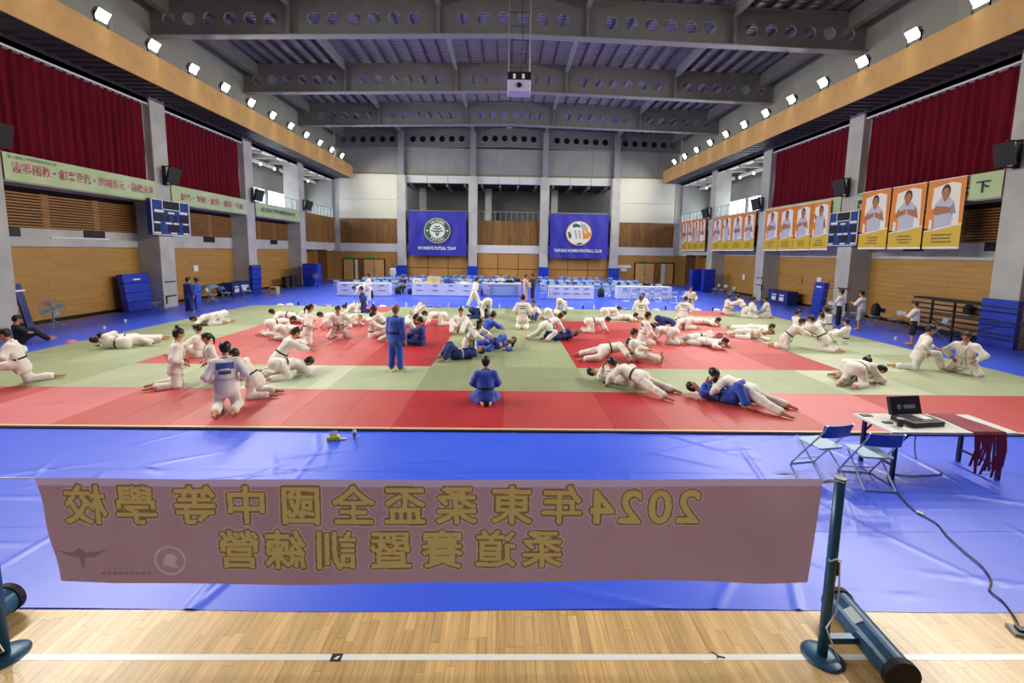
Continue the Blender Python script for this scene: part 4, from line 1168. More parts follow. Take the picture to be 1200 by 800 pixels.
def make_body(pose, style='gi', short_legs=False):
    key = (pose, style)
    if key in BODY:
        return BODY[key]
    J = skeleton(pose)
    up, lat, fwd = J['up'], J['lat'], J['fwd']
    head, face, hu, hl = J['head'], J['face'], J['hup'], J['hlat']
    pr = []
    C = lambda a, b, ra, rb, lt=None, sw=1.0: pr.append((a, b, ra, rb, lt, sw))
    # head: cranium, jaw, nose, ears, neck
    C(head + hu * 0.03 - face * 0.012, head + hu * 0.035 + face * 0.012, 0.088, 0.084)
    C(head - hu * 0.04 + face * 0.022, head - hu * 0.075 + face * 0.038, 0.066, 0.042)
    C(head + face * 0.085 + hu * 0.005, head + face * 0.108 - hu * 0.028, 0.010, 0.015)
    for sg in (-1, 1):
        C(head + hl * sg * 0.084 + hu * 0.015, head + hl * sg * 0.086 - hu * 0.025, 0.016, 0.012)
    C(J['neck'] - up * 0.03, head - hu * 0.06 - face * 0.01, 0.062, 0.055)
    pl = J['pel']
    C(pl - up * 0.02, pl + up * 0.17, 0.105, 0.095, lat, 1.35)
    C(pl + up * 0.17, J['neck'] - up * 0.10, 0.095, 0.105, lat, 1.5)
    C(J['sh0'], J['sh1'], 0.068, 0.068)
    fing = MB()
    for i, sg in ((0, -1), (1, 1)):
        sh, el, wr, hp, kn, an, toe = (J[q + str(i)] for q in ('sh', 'el', 'wr', 'hp', 'kn', 'an', 'toe'))
        C(sh, el, 0.055, 0.043); C(el, wr, 0.043, 0.030)
        C(hp, kn, 0.085, 0.058); C(kn, an, 0.058, 0.040)
        C(an, toe, 0.042, 0.030); C(an, an - nrm(toe - an) * 0.04, 0.038, 0.034)
        hd = nrm(wr - el)
        side = nrm(np.cross(hd, V3(0, 0, 1)) if abs(hd[2]) < 0.95 else V3(1, 0, 0))
        down = np.cross(side, hd)
        if down[2] > 0:
            down = -down
        pend = wr + hd * 0.085
        C(wr, pend, 0.028, 0.030, side, 1.35)
        for q, (off, ln) in enumerate(((-0.030, 0.062), (-0.010, 0.075), (0.011, 0.070), (0.030, 0.055))):
            b0 = pend - hd * 0.01 + side * off
            b1 = b0 + hd * ln * 0.55 + down * 0.006
            b2 = b1 + nrm(hd + down * 0.9) * ln * 0.5
            fing.tube([b0, b1, b2], [0.0105, 0.0095, 0.007], 6)
        b0 = wr + hd * 0.03 + side * (-sg) * 0.03
        fing.tube([b0, b0 + nrm(hd - side * sg * 0.9) * 0.04, b0 + nrm(hd - side * sg * 0.5) * 0.075], [0.013, 0.011, 0.008], 6)
    V, Q = smooth_surface(pr, 0.021, 0.03)
    for sg in (-1, 1):                            # eyes, brows and mouth lie on the face
        c = head + face * 0.090 + hl * sg * 0.033 + hu * 0.012
        fing.tube([c - hl * 0.013, c + hl * 0.013], [0.008, 0.008], 6, 1)
        c = head + face * 0.093 + hl * sg * 0.034 + hu * 0.033
        fing.tube([c - hl * 0.018, c + hl * 0.018], [0.005, 0.005], 5, 1)
    c = head + face * 0.078 - hu * 0.062
    fing.tube([c - hl * 0.022, c + hl * 0.022], [0.007, 0.007], 6, 2)
    out = {'J': J, 'body': net_mesh('body', V, Q, [skin_m, eye_m, lip_m], fing)}
    # clothes
    if style == 'gi':
        pr = []
        C = lambda a, b, ra, rb, lt=None, sw=1.0: pr.append((a, b, ra, rb, lt, sw))
        C(pl - up * 0.13, pl + up * 0.12, 0.160, 0.136, lat, 1.3)
        C(pl + up * 0.14, J['neck'] - up * 0.12, 0.135, 0.138, lat, 1.45)
        C(J['sh0'] - lat * 0.0, J['sh1'], 0.092, 0.092)
        for i, sg in ((0, -1), (1, 1)):
            sh, el, wr, hp, kn = (J[q + str(i)] for q in ('sh', 'el', 'wr', 'hp', 'kn'))
            C(sh, el, 0.092, 0.078); C(el, el + (wr - el) * 0.62, 0.078, 0.074)
            C(hp, hp + (kn - hp) * 0.35, 0.118, 0.122)
        V, Q = smooth_surface(pr, 0.023, 0.04, [(J['neck'] + fwd * 0.11 + up * 0.02, 0.085)])
        V = folds(V, Q, 0.022, 3)
        me = net_mesh('jacket', V, Q, [gi_white, patch_m, print_m])
        out['jacket'] = me
        # printed back patch: faces of the back inside a rectangle
        ctr = np.empty(len(me.polygons) * 3); me.polygons.foreach_get('center', ctr); ctr = ctr.reshape(-1, 3)
        nor = np.empty(len(me.polygons) * 3); me.polygons.foreach_get('normal', nor); nor = nor.reshape(-1, 3)
        rel = ctr - pl
        out['back'] = (rel @ up, rel @ lat, nor @ fwd)
        lap = MB()
        for sg in (-1, 1):
            ptsl = [J['neck'] - fwd * 0.075 + up * 0.045, J['neck'] + lat * sg * 0.085 + up * 0.03, J['neck'] + lat * sg * 0.075 + fwd * 0.10 - up * 0.05,
                    pl + up * 0.30 + lat * sg * 0.02 + fwd * 0.150, pl + up * 0.15 - lat * sg * 0.05 + fwd * 0.142]
            lap.tube(ptsl, 0.017, 6)
        out['lapel'] = lap.mesh('lapel', gi_white, True)
        bl = MB()
        wc = pl + up * 0.10
        rows = []
        for dz in (-0.02, 0.02):
            rows.append([wc + up * dz + lat * math.cos(t) * 0.196 + fwd * math.sin(t) * 0.152 for t in [2 * math.pi * q / 28 for q in range(28)]])
        bl.grid(rows, closed=True)
        kn_ = wc + fwd * 0.155
        bl.tube([kn_ - lat * 0.03, kn_ + lat * 0.03], 0.022, 6)
        for sg in (-1, 1):
            bl.bar(kn_, kn_ + lat * sg * 0.05 + nrm(-up * 0.6 + V3(0, 0, -0.4)) * 0.2 + fwd * 0.03, 0.035, 0.008, up=tuple(fwd))
        out['belt'] = bl.mesh('belt', belt_black)
        lr0, lr1, lr2, frac = 0.118, 0.100, 0.090, 0.84
    else:
        pr = []
        C = lambda a, b, ra, rb, lt=None, sw=1.0: pr.append((a, b, ra, rb, lt, sw))
        C(pl - up * 0.06, pl + up * 0.14, 0.130, 0.120, lat, 1.3)
        C(pl + up * 0.14, J['neck'] - up * 0.10, 0.120, 0.122, lat, 1.45)
        C(J['sh0'], J['sh1'], 0.084, 0.084)
        for i in (0, 1):
            sh, el, wr = (J[q + str(i)] for q in ('sh', 'el', 'wr'))
            C(sh, el + (sh - el) * (0.15 if style != 'sweater' else -0.6), 0.084, 0.078)
            if style == 'sweater':
                C(sh, el, 0.084, 0.066); C(el, el + (wr - el) * 0.85, 0.066, 0.056)
        V, Q = smooth_surface(pr, 0.024, 0.035)
        out['jacket'] = net_mesh('shirt', V, Q, [tee_white])
        lr0, lr1, lr2, frac = 0.108, 0.085, 0.075, (0.9 if style != 'shorts' else 0.05)
    pr = []
    C(pl - up * 0.03, pl + up * 0.09, 0.118, 0.112, lat, 1.35)
    for i in (0, 1):
        hp, kn, an = (J[q + str(i)] for q in ('hp', 'kn', 'an'))
        C(hp, kn, lr0, lr1); C(kn, kn + (an - kn) * frac, lr1, lr2)
    V, Q = smooth_surface(pr, 0.026, 0.03)
    V = folds(V, Q, 0.019, 5)
    out['trousers'] = net_mesh('trousers', V, Q, [gi_white2])
    BODY[key] = out
    return out
def make_hair(pose, kind):
    key = ('hair', pose, kind)
    if key in BODY:
        return BODY[key]
    J = skeleton(pose)
    head, face, hu, hl = J['head'], J['face'], J['hup'], J['hlat']
    c = head + hu * 0.034
    pr = [(c - face * 0.022, c - face * 0.004 + hu * 0.012, 0.102, 0.098, None, 1.0), (head - face * 0.045 - hu * 0.03, head - face * 0.05, 0.07, 0.07, hl, 1.2)]
    if kind == 'bun':
        pr.append((head + hu * 0.15 - face * 0.05, head + hu * 0.165 - face * 0.055, 0.04, 0.038, None, 1.0))
    if kind == 'tail':
        pr.append((head + hu * 0.06 - face * 0.11, head - hu * 0.06 - face * 0.17, 0.04, 0.03, None, 1.0))
        pr.append((head - hu * 0.06 - face * 0.17, head - hu * 0.10 - face * 0.17 - V3(0, 0, 0.12), 0.03, 0.015, None, 1.0))
    if kind == 'long':
        for sg in (-1, 1):
            pr.append((head + hu * 0.03 - face * 0.03 + hl * sg * 0.05, head - hu * 0.06 - face * 0.03 + hl * sg * 0.07 - V3(0, 0, 0.12), 0.055, 0.035, None, 1.0))
        pr.append((head - face * 0.07, head - face * 0.06 - V3(0, 0, 0.18), 0.06, 0.04, None, 1.0))
    rr = 0.085 if kind != 'shaved' else 0.095
    V, Q = smooth_surface(pr, 0.015, 0.02, [(head + face * 0.105 - hu * 0.035, rr), (head + face * 0.12 + hu * 0.01, 0.075)])
    if kind == 'shaved':
        V = head + (V - head) * 0.94
    BODY[key] = net_mesh('hair', V, Q, [hair_m])
    return BODY[key]
def override(o, mt, slot=0):
    o.material_slots[slot].link = 'OBJECT'
    o.material_slots[slot].material = mt
JACKV = {}
def person(pose, x, y, heading, label, top='w', bottom=None, belt='k', hair='short', style='gi', scale=1.0, z=None, patch=None, tilt=0.0, group=None):
    """heading: degrees anticlockwise from facing straight away from the camera"""
    bottom = bottom or {'w': 'p'}.get(top, top)
    B = make_body(pose, style)
    t = thing('person', label, 'person', (x, y, (MZ + 0.008) if z is None else z), math.radians(heading), group)
    t.scale = (scale,) * 3
    if tilt:
        t.rotation_euler = (math.radians(tilt), 0, math.radians(heading))
    link('body', B['body'], t)
    jk = B['jacket']
    if patch and style == 'gi':
        k2 = (pose, patch)
        if k2 not in JACKV:
            jk = jk.copy()
            u, l, nf = B['back']
            mi = np.zeros(len(jk.polygons), int)
            sel = (nf < -0.25) & (np.abs(l) < 0.15)
            if patch == 'patch':
                mi[sel & (u > 0.30) & (u < 0.42)] = 1
                mi[sel & (np.abs(l) < 0.1) & (u > 0.20) & (u < 0.27)] = 2
            else:
                mi[sel & (u > 0.33) & (u < 0.37)] = 2
                mi[sel & (np.abs(l) < 0.11) & (u > 0.24) & (u < 0.28)] = 2
            jk.polygons.foreach_set('material_index', mi)
            JACKV[k2] = jk
        jk = JACKV[k2]
    o = link('jacket' if style == 'gi' else 'shirt', jk, t)
    override(o, CLOTH[top])
    if style == 'gi':
        lp = link('lapel', B['lapel'], o); override(lp, CLOTH[top])
        bo = link('belt', B['belt'], t); override(bo, BELTS[belt])
    o = link('trousers' if style != 'shorts' else 'shorts', B['trousers'], t)
    override(o, CLOTH[bottom])
    if hair:
        o = link('hair', make_hair(pose, hair if hair != 'brown' else 'short'), t); override(o, HAIRS[hair])
    return t
# ------------------------------------------------------------------ the people, placed on the mats and the floor
person('half_kneel', -10.96, 9.56, 131, 'person in white judogi half kneeling at the far left front', hair='short', belt='k')
person('sit_floor', -15.56, 13.84, -32, 'person in a dark shirt sitting on the blue floor at the left edge', style='tee', top='k', bottom='q', z=0.01)
person('prone', -12.38, 13.96, 121, 'person in white judogi lying face down at left, legs stretched to the right', hair='short')
person('side_lie', -11.90, 13.12, 102, 'person in white judogi lying on the side at left with head nearest the camera', hair='short')
person('kneel', -7.43, 9.55, -52, 'tall kneeling person in white judogi with hair bun and black belt facing right', hair='bun')
person('sit_floor', -9.00, 12.27, 96, 'person in white judogi sitting leaning back behind the kneeling one with a bun', hair='short', belt='w')
person('kneel', -6.92, 9.95, 129, 'small kneeling person in white judogi with a ponytail facing left', hair='tail', belt='w', scale=0.88)
person('kneel', -5.44, 8.21, 25, 'kneeling person in white judogi seen from behind with blue back patch', hair='short', belt='w', patch='patch')
person('kneel_reach', -5.41, 8.91, 96, 'crouched person in white judogi gripping the one with the blue back patch', hair='short', belt='k', scale=0.92)
person('kneel_reach', -5.63, 10.72, -58, 'person in white judogi leaning over a bowed partner at left centre', hair='short')
person('turtle', -5.23, 10.43, -44, 'bowed person in white judogi with head to the mat at left centre', hair='short')
person('turtle', -12.16, 17.25, 120, 'curled up person in white judogi alone near the left mat edge', hair='short', belt='w')
person('turtle', -12.13, 17.66, 134, 'second curled up person in white judogi near the left mat edge', hair='short', belt='w')
person('stand', -15.23, 20.62, -23, 'standing person in dark blue judogi at the left mat edge, nearer one', top='n', hair='short', z=0.01)
person('stand', -15.41, 21.50, 96, 'standing person in blue judogi at the left mat edge, farther one', top='b', hair='short', z=0.01, scale=0.95)
person('all_fours', -8.26, 15.69, -47, 'person in white judogi on hands and knees at left of the red mat', hair='short')
person('turtle', -7.46, 14.95, -59, 'person in white judogi folded forward beside the one on hands and knees', hair='brown', belt='w')
person('sprawl', -9.26, 17.88, 107, 'person in white judogi sprawled on a partner at the back of the left red mat', hair='short')
person('lie_back', -8.91, 18.12, 96, 'person in white judogi pinned on the back at the left red mat', hair='short', belt='w')
person('kneel', -6.56, 14.15, -55, 'kneeling person in white judogi with ponytail in profile on the left red mat', hair='tail')
person('kneel_hips', -5.91, 15.04, 199, 'kneeling person in white judogi facing the camera on the left red mat', hair='short', belt='r')
person('all_fours', -7.06, 17.21, 102, 'person in white judogi crawling left behind the one facing the camera', hair='short')
person('side_lie', -6.53, 17.45, -40, 'person in white judogi lying under the crawling one on the left red mat', hair='brown', belt='r')
person('turtle', -7.65, 21.31, 100, 'curled person in white judogi on the back green mats at left', hair='short')
person('kneel', -7.12, 21.36, 103, 'kneeling person in navy judogi on the back green mats at left', top='n', hair='short')
person('sit_legs_out', -4.68, 15.26, -68, 'person in white judogi with back print leaning back on the red mat', hair='short', patch='print')
person('kneel_reach', -4.45, 15.43, 106, 'person in white judogi with top knot gripping the one leaning back', hair='bun')
person('stand', -2.83, 10.91, -26, 'standing man in blue judogi with shaved head watching the mats', top='b', hair='shaved', belt='k')
person('sit_legs_out', -2.90, 14.08, 92, 'person in blue judogi sitting leaning back right of the standing man', top='n', hair='short')
person('lean_on', -3.36, 14.60, -67, 'person in white judogi leaning on the blue one behind the standing man', hair='short')
person('lie_legs_up', -3.86, 18.27, 107, 'person in white judogi on the back with both legs raised', hair='short')
person('all_fours', -2.99, 17.90, 94, 'person in white judogi on hands and knees beside the raised legs', hair='short', belt='w')
person('stand', -8.26, 25.94, 98, 'standing person in white judogi before the leftmost skirted table', z=0.01, hair='short')
person('bent_over', -9.54, 28.19, 104, 'person in white judogi bending down before the leftmost skirted table', z=0.01, hair='short')
person('walk', -1.70, 23.52, -66, 'person in white judogi walking right across the back mat edge', hair='short')
person('bent_over', -0.93, 20.19, 23, 'person in white judogi bending over a blue partner at the back centre', hair='short')
person('turtle', -1.21, 20.17, -57, 'person in navy judogi curled under the bending one at the back centre', top='n', hair='short')
person('sit_floor', -1.75, 16.44, 171, 'person in white judogi with hair bun sitting toward the camera, left of centre', hair='bun', belt='w')
person('lie_back', -1.20, 16.66, -81, 'person in white judogi lying on the back beside the sitting one with a bun', hair='short')
person('kneel_reach', -0.64, 14.07, -52, 'person in white and blue judogi kneeling over a partner at centre', top='b', bottom='p', hair='short', belt='w')
person('side_lie', -0.34, 13.70, -99, 'person in blue judogi lying curled on the side at centre', top='b', hair='long')
person('lie_back', -1.28, 12.32, -69, 'person in navy judogi lying on the back with knees up at centre', top='n', hair='short', belt='w')
person('kneel_reach', -1.00, 12.85, -126, 'person in white judogi with long black hair pinning the navy one', hair='long')
person('seiza', -0.39, 8.73, 6, 'person in blue judogi sitting on the heels with back to the camera', top='b', hair='short', scale=0.9)
person('kneel', 0.73, 17.55, -7, 'kneeling person in white judogi seen from behind at the back centre', hair='short', belt='w', patch='print', scale=1.05)
person('sit_floor', 1.27, 19.35, 166, 'person in white jacket and navy trousers facing the kneeling one', bottom='n', hair='short')
person('bent_over', 2.98, 22.27, -38, 'crouching person in white judogi at the back edge right of centre', hair='short', scale=0.8)
person('turtle', 2.43, 19.94, -87, 'curled person in white judogi with black belt right of centre', hair='short')
person('lean_on', 1.77, 15.33, -66, 'person in white judogi braced over a navy partner at right of centre', hair='short')
person('lie_back', 2.00, 15.19, -67, 'person in navy judogi lying under the braced one', top='n', hair='short')
person('all_fours', 3.71, 16.79, -87, 'person in white judogi on hands and knees at left of the right red mat', hair='short')
person('all_fours', 5.08, 20.15, -74, 'person in white judogi crouching at the back of the right red mat', hair='short', belt='w')
person('prone', 5.56, 19.93, -100, 'person in white judogi lying face down at the back of the right red mat', hair='short', belt='w')
person('seiza', 6.60, 20.53, -13, 'person in white judogi with back print sitting on the heels facing away', hair='tail', patch='print', belt='w', scale=1.05)
person('sit_floor', 7.69, 23.71, 142, 'person in white judogi partly hidden behind the one with the back print', hair='short', scale=1.0)
person('seiza', 5.00, 14.78, -93, 'person in white judogi sitting on the heels facing right on the right red mat', hair='short', patch='patch', belt='w', scale=1.05)
person('all_fours', 5.68, 14.96, 50, 'person in white judogi bowed low facing the sitting one on the right red mat', hair='short', belt='w')
person('turtle', 7.01, 17.98, -101, 'person in navy judogi curled up at the back of the right red mat', top='n', hair='short')
person('turtle', 7.46, 17.80, 78, 'person in white judogi folded over the navy one', hair='short', belt='w')
person('kneel', 10.68, 24.35, 162, 'kneeling person in white judogi facing the camera at the back right', hair='short', scale=1.0)
person('kneel_hips', 8.48, 19.90, -48, 'kneeling person in white judogi with lettered back at the back right', hair='short', patch='print', belt='w')
person('prone', 8.99, 18.99, -125, 'person in white judogi with printed back lying face down toward the right', hair='short', patch='print', belt='w')
person('side_lie', 6.97, 14.88, -105, 'person in white judogi lying in a tangle on the right red mat', hair='short')
person('prone', 7.02, 14.47, -140, 'person in white judogi lying face down with head nearest the camera on red', hair='short', belt='w')
person('sprawl', 3.23, 12.41, -94, 'person in white judogi sprawling low on the front of the right red mat', hair='short')
person('sit_legs_out', 3.90, 12.34, -102, 'person in white judogi with brown hair sitting with legs stretched right', hair='brown')
person('sprawl', 2.97, 9.75, 49, 'person in white judogi stretched face down in front of the right red mat', hair='short')
person('lie_back', 2.73, 10.07, 60, 'person in white judogi lying under the stretched one in front', hair='short', belt='w')
person('sprawl', 5.02, 8.88, 44, 'person in white judogi with long black hair pinning a blue partner in front', hair='long')
person('lie_back', 4.72, 8.87, 53, 'person in blue judogi lying on the back with head nearest, in front', top='b', hair='short')
person('seiza', 11.92, 22.43, -98, 'person in white judogi sitting upright by the right mat edge', hair='short')
person('kneel_reach', 12.22, 21.55, 41, 'person in white judogi with black belt bowing left by the right mat edge', hair='short')
person('seiza', 12.55, 21.29, -105, 'left one of two facing persons in white judogi by the right mat edge', hair='tail', belt='w')
person('seiza', 13.25, 21.35, 44, 'right one of two facing persons in white judogi by the right mat edge', hair='short', belt='w')
person('prone', 10.42, 17.41, -125, 'person in white judogi lying face down on the right side mats', hair='brown', belt='w')
person('side_lie', 9.42, 15.94, -125, 'person in white judogi lying on the side nearest the right red mat corner', hair='short', belt='w')
person('sit_floor', 12.28, 17.34, -95, 'person in white judogi sitting behind the two wrestling kneelers', hair='short')
person('kneel_reach', 9.76, 14.21, -119, 'kneeling person in white judogi gripping to the right on the right mats', hair='short', scale=0.95)
person('kneel_reach', 10.64, 14.00, 39, 'kneeling person in white judogi gripping to the left on the right mats', hair='short')
person('sit_floor', 12.44, 16.62, 34, 'person in white judogi sitting low behind the right gripping kneeler', hair='short', patch='print')
person('seiza', 13.37, 17.41, 13, 'person in white judogi with black hair sitting near the coach in black trousers', hair='short')
person('sit_floor', 12.26, 15.17, 37, 'person in white judogi sitting with knees up facing left at right', hair='short')
person('all_fours', 8.88, 10.27, -58, 'person in white judogi with black belt and hair bun bowed low at right front', hair='bun')
person('turtle', 9.27, 10.57, -100, 'person in white judogi flattened under the one with black belt at right front', hair='short', belt='w')
person('half_kneel', 11.73, 11.63, -124, 'person in white judogi lunging to the right near the right mat edge', hair='short', belt='w')
person('kneel_hips', 12.58, 11.24, 118, 'kneeling person in open white judogi facing the camera at far right', hair='brown', belt='w')
person('stand_crossed', 15.19, 18.98, 37, 'standing coach in white shirt and black trousers with folded arms', style='tee', top='t', bottom='q', hair='short', z=0.01)
person('stand_phone', 15.48, 18.15, 30, 'standing person in white shirt and grey shorts beside the right column', style='shorts', top='t', bottom='s', hair='short', z=0.01)
person('stand_phone', 14.85, 15.06, 36, 'standing person in white shirt and black shorts with reddish hair at right', style='shorts', top='t', bottom='q', hair='brown', z=0.01, scale=0.95)
person('stand_phone', 1.27, 27.47, -73, 'standing person in beige clothes before the far wall tables', style='sweater', top='e', bottom='e', hair='brown', z=0.01)
person('stand', 1.84, 28.52, 56, 'standing person in black clothes before the far wall tables', style='sweater', top='k', bottom='q', hair='short', z=0.01)
# ------------------------------------------------------------------ mirrored cloth banner in front, hung between two net posts
ban_m = mat('banner_back_cloth', '#a6868e', 0.75, hex2='#ae9097', vscale=1.5, transl=0.4)
hem_m = mat('banner_hem', '#bfabc6', 0.75, transl=0.4)
t_out = mat('banner_letter_edge', '#866a46', 0.75, transl=0.4)
t_fill = mat('banner_letter_fill', '#bba768', 0.75, transl=0.4)
t_halo = mat('banner_letter_halo', '#c6adb1', 0.75, transl=0.4)
b_grey = mat('banner_mark', '#8b7078', 0.75, transl=0.4)
BY = 3.06
def bpos(x, z):
    u = (x + 3.49) / 5.94
    v = (1.49 - z) / 0.86
    return BY + 0.012 * math.sin(u * 9 + v * 1.5) * v + 0.004 * math.sin(u * 23 + v * 3) + 0.02 * max(0, 1 - abs(u - 0.93) * 14) * math.sin(v * 5)
# the print is rasterised once (3 mm cells) and given to the faces of the finely meshed cloth
RX0, RZ0, RC = -3.55, 0.55, 0.003
RW, RH = int(6.1 / RC), int(1.0 / RC)
def raster(me, cx, cz, sx):
    R = np.zeros((RH, RW), bool)
    me.calc_loop_triangles()
    co = np.array([v.co[:2] for v in me.vertices])
    P = np.stack([(cx + co[:, 0] * sx - RX0) / RC, (cz + co[:, 1] - RZ0) / RC], 1)
    for t3 in me.loop_triangles:
        A, B_, C_ = P[list(t3.vertices)]
        x0, x1 = int(max(0, min(A[0], B_[0], C_[0]) - 1)), int(min(RW, max(A[0], B_[0], C_[0]) + 2))
        y0, y1 = int(max(0, min(A[1], B_[1], C_[1]) - 1)), int(min(RH, max(A[1], B_[1], C_[1]) + 2))
        if x1 <= x0 or y1 <= y0:
            continue
        gx, gy = np.meshgrid(np.arange(x0, x1), np.arange(y0, y1))
        e1 = (B_[0] - A[0]) * (gy - A[1]) - (B_[1] - A[1]) * (gx - A[0])
        e2 = (C_[0] - B_[0]) * (gy - B_[1]) - (C_[1] - B_[1]) * (gx - B_[0])
        e3 = (A[0] - C_[0]) * (gy - C_[1]) - (A[1] - C_[1]) * (gx - C_[0])
        R[y0:y1, x0:x1] |= ((e1 >= 0) & (e2 >= 0) & (e3 >= 0)) | ((e1 <= 0) & (e2 <= 0) & (e3 <= 0))
    return R
def grow(R, r):
    out = R.copy()
    n = int(round(r / RC))
    for dy in range(-n, n + 1):
        for dx in range(-n, n + 1):
            if dx * dx + dy * dy <= n * n + 1:
                out |= np.roll(np.roll(R, dy, 0), dx, 1)
    return out
glyphs = np.zeros((RH, RW), bool)
for ch, cx in zip('校學等中國全盃柔東年', (-3.14, -2.76, -2.32, -1.94, -1.53, -1.13, -.74, -.35, .07, .45)):
    glyphs |= raster(text_mesh(ch, 0.325), cx, 1.232 + 0.006 * (cx + 3.5), -1)
for ch, cx in zip('4202', (.76, .98, 1.21, 1.43)):
    glyphs |= raster(text_mesh(ch, 0.38), cx, 1.245 + 0.006 * cx, -1)
for ch, cx in zip('營練訓暨賽道柔', (-2.01, -1.66, -1.27, -.85, -.46, -.05, .31)):
    glyphs |= raster(text_mesh(ch, 0.325), cx, 0.872 + 0.006 * (cx + 3.5), -1)
PR = np.zeros((RH, RW), np.int8)
PR[grow(glyphs, 0.027)] = 2
PR[grow(glyphs, 0.021)] = 3
PR[grow(glyphs, 0.006)] = 4
def stamp(pts, cx, cz, v):
    n = len(pts)
    me = MB().face([(a_, b2, 0) for a_, b2 in pts]).mesh('stamp', ban_m)
    PR[raster(me, cx, cz, 1)] = v
stamp([(-.2, .05), (-.08, .03), (-.02, .07), (.03, .03), (.2, .06), (.08, -.01), (.02, -.01), (0, -.12), (-.03, -.01), (-.1, 0)], -3.2, 0.84, 5)
stamp(ell(0, 0, .12, .12, 28), -2.54, 0.81, 2)
stamp(ell(0, 0, .105, .105, 28), -2.54, 0.81, 0)
stamp([(-.06, -.04), (-.03, .05), (.02, .06), (.06, .02), (.03, -.02), (.07, -.06), (0, -.05)], -2.54, 0.81, 2)
for k in range(9):
    stamp([(-.018, -.01), (.014, -.01), (.014, .012), (-.018, .012)], -3.05 + 0.043 * k, 0.70, 5)
NU, NV = 980, 145
U, Vv = np.meshgrid(np.linspace(0, 1, NU), np.linspace(0, 1, NV))
xl = -3.49 + 0.10 * Vv ** 0.8 + 0.01 * np.sin(Vv * 9)
xr = 2.45 - 0.03 * Vv - 0.02 * Vv * Vv
zt = 1.473 + 0.037 * U - 0.012 * np.sin(U * math.pi)
zb_ = 0.615 + 0.045 * U + 0.003 * np.sin(U * 17) + 0.02 * np.maximum(0, 1 - U * 14)
BXg = xl + (xr - xl) * U
BZg = zt + (zb_ - zt) * Vv
BYg = np.vectorize(bpos)(BXg, BZg)
idx = np.arange(NU * NV).reshape(NV, NU)
Qf = np.stack([idx[:-1, :-1], idx[1:, :-1], idx[1:, 1:], idx[:-1, 1:]], -1).reshape(-1, 4)
fx = (BXg[:-1, :-1] + BXg[1:, 1:]) / 2
fz = (BZg[:-1, :-1] + BZg[1:, 1:]) / 2
mi = PR[np.clip(((fz - RZ0) / RC).astype(int), 0, RH - 1), np.clip(((fx - RX0) / RC).astype(int), 0, RW - 1)].astype(int)
mi[:10][mi[:10] == 0] = 1
me = bpy.data.meshes.new('cloth_banner')
me.from_pydata(np.stack([BXg, BYg, BZg], -1).reshape(-1, 3).tolist(), [], Qf.tolist())
for q in (ban_m, hem_m, t_halo, t_out, t_fill, b_grey):
    me.materials.append(q)
me.polygons.foreach_set('material_index', mi.ravel())
me.polygons.foreach_set('use_smooth', [True] * len(me.polygons))
me.update()
banner = link('cloth_banner', me)
tag(banner, 'long pinkish cloth banner with mirrored yellow characters seen from behind', 'banner')
# posts with round foot, arm and roller weight
post_m = mat('blue_green_steel', '#2d5a7c', 0.35, metal=0.2, hex2='#264e6c', vscale=6)
rubber = mat('black_rubber', '#0e0e10', 0.7)
for px, side, rz in ((2.585, 'right', 0.0), (-3.87, 'left', 0.0)):
    t = thing('net_post', 'dark blue steel net post with round foot at the %s end of the cloth banner' % side, 'post', (px, 3.06, 0))
    MB().tube([(0, 0, 0), (0, 0, 1.5)], 0.036, 14).build('pole', post_m, t, smooth=True)
    MB().lathe([(0, 0), (0.14, 0), (0.145, 0.008), (0.13, 0.02), (0.06, 0.03), (0, 0.03)], (0, 0, 0), 28).build('foot_disc', post_m, t, smooth=True)
    MB().lathe([(0, 1.5), (0.037, 1.5), (0.041, 1.51), (0.041, 1.52), (0, 1.524)], (0, 0, 0), 14).build('cap', mat('pale_cap', '#5d7484', 0.4), t)
    sx = 1 if px > 0 else -1
    MB().bar((0, 0, 0.16), (sx * 0.34, 0.02, 0.14), 0.05, 0.05).build('arm', post_m, t)
    MB().box(min(0.03, 0.05) * sx if sx > 0 else -0.05, 0.05 if sx > 0 else -0.03, -0.02, 0.02, 0.72, 0.84).build('latch', dark, t)
    yo = 0.06
    if sx > 0:
        a, b = Vector((0.42, 0.40, 0.14)), Vector((0.37, -0.29, 0.135))
    else:
        a, b = Vector((-0.42, 0.42, 0.14)), Vector((-0.395, -0.36, 0.13))
    d = (b - a).normalized()
    ro = MB().tube([a, b], 0.115, 24).build('roller_weight', post_m, t, smooth=False)
    for p, dd in ((a, -1), (b, 1)):
        MB().tube([p - d * dd * 0.035, p + d * dd * 0.012], 0.127, 24).build('end_cap', rubber, ro)
    if sx > 0:
        n = Vector((-0.5, 0, 0.87))
        c = a.lerp(b, 0.38) + n * 0.117
        MB().bar(c - d * 0.07, c + d * 0.07, 0.075, 0.004, up=tuple(n)).build('torn_label', mat('torn_label', '#b9c3c8', 0.6), ro)
        MB().box(0.28, 0.335, -0.14, 0.05, 0.1, 0.2).build('clamp', post_m, t)
    else:
        MB().box(-0.2, -0.1, -0.1, 0.08, 0.1, 0.2).build('clamp', post_m, t)
    cord = [(0.04 * sx, -0.04, 0.86), (0.0, -0.045, 0.88), (-0.04 * sx, -0.03, 0.85), (0, 0.04, 0.87), (0.04 * sx, -0.03, 0.84), (0.055 * sx, -0.03, 0.6), (0.04 * sx, -0.04, 0.42), (-0.03, -0.05, 0.3), (0.06, -0.05, 0.1), (0.1 * sx, -0.06, 0.02)]
    MB().tube(cord, 0.006, 5).build('cord', white_pl, t)
tag(MB().tube([(2.45, 3.065, 1.49), (2.5, 3.06, 1.505), (2.585, 3.02, 1.5)], 0.005, 5).build('tie_cord', white_pl), 'short white cord tying the cloth banner to the right post', 'cord')
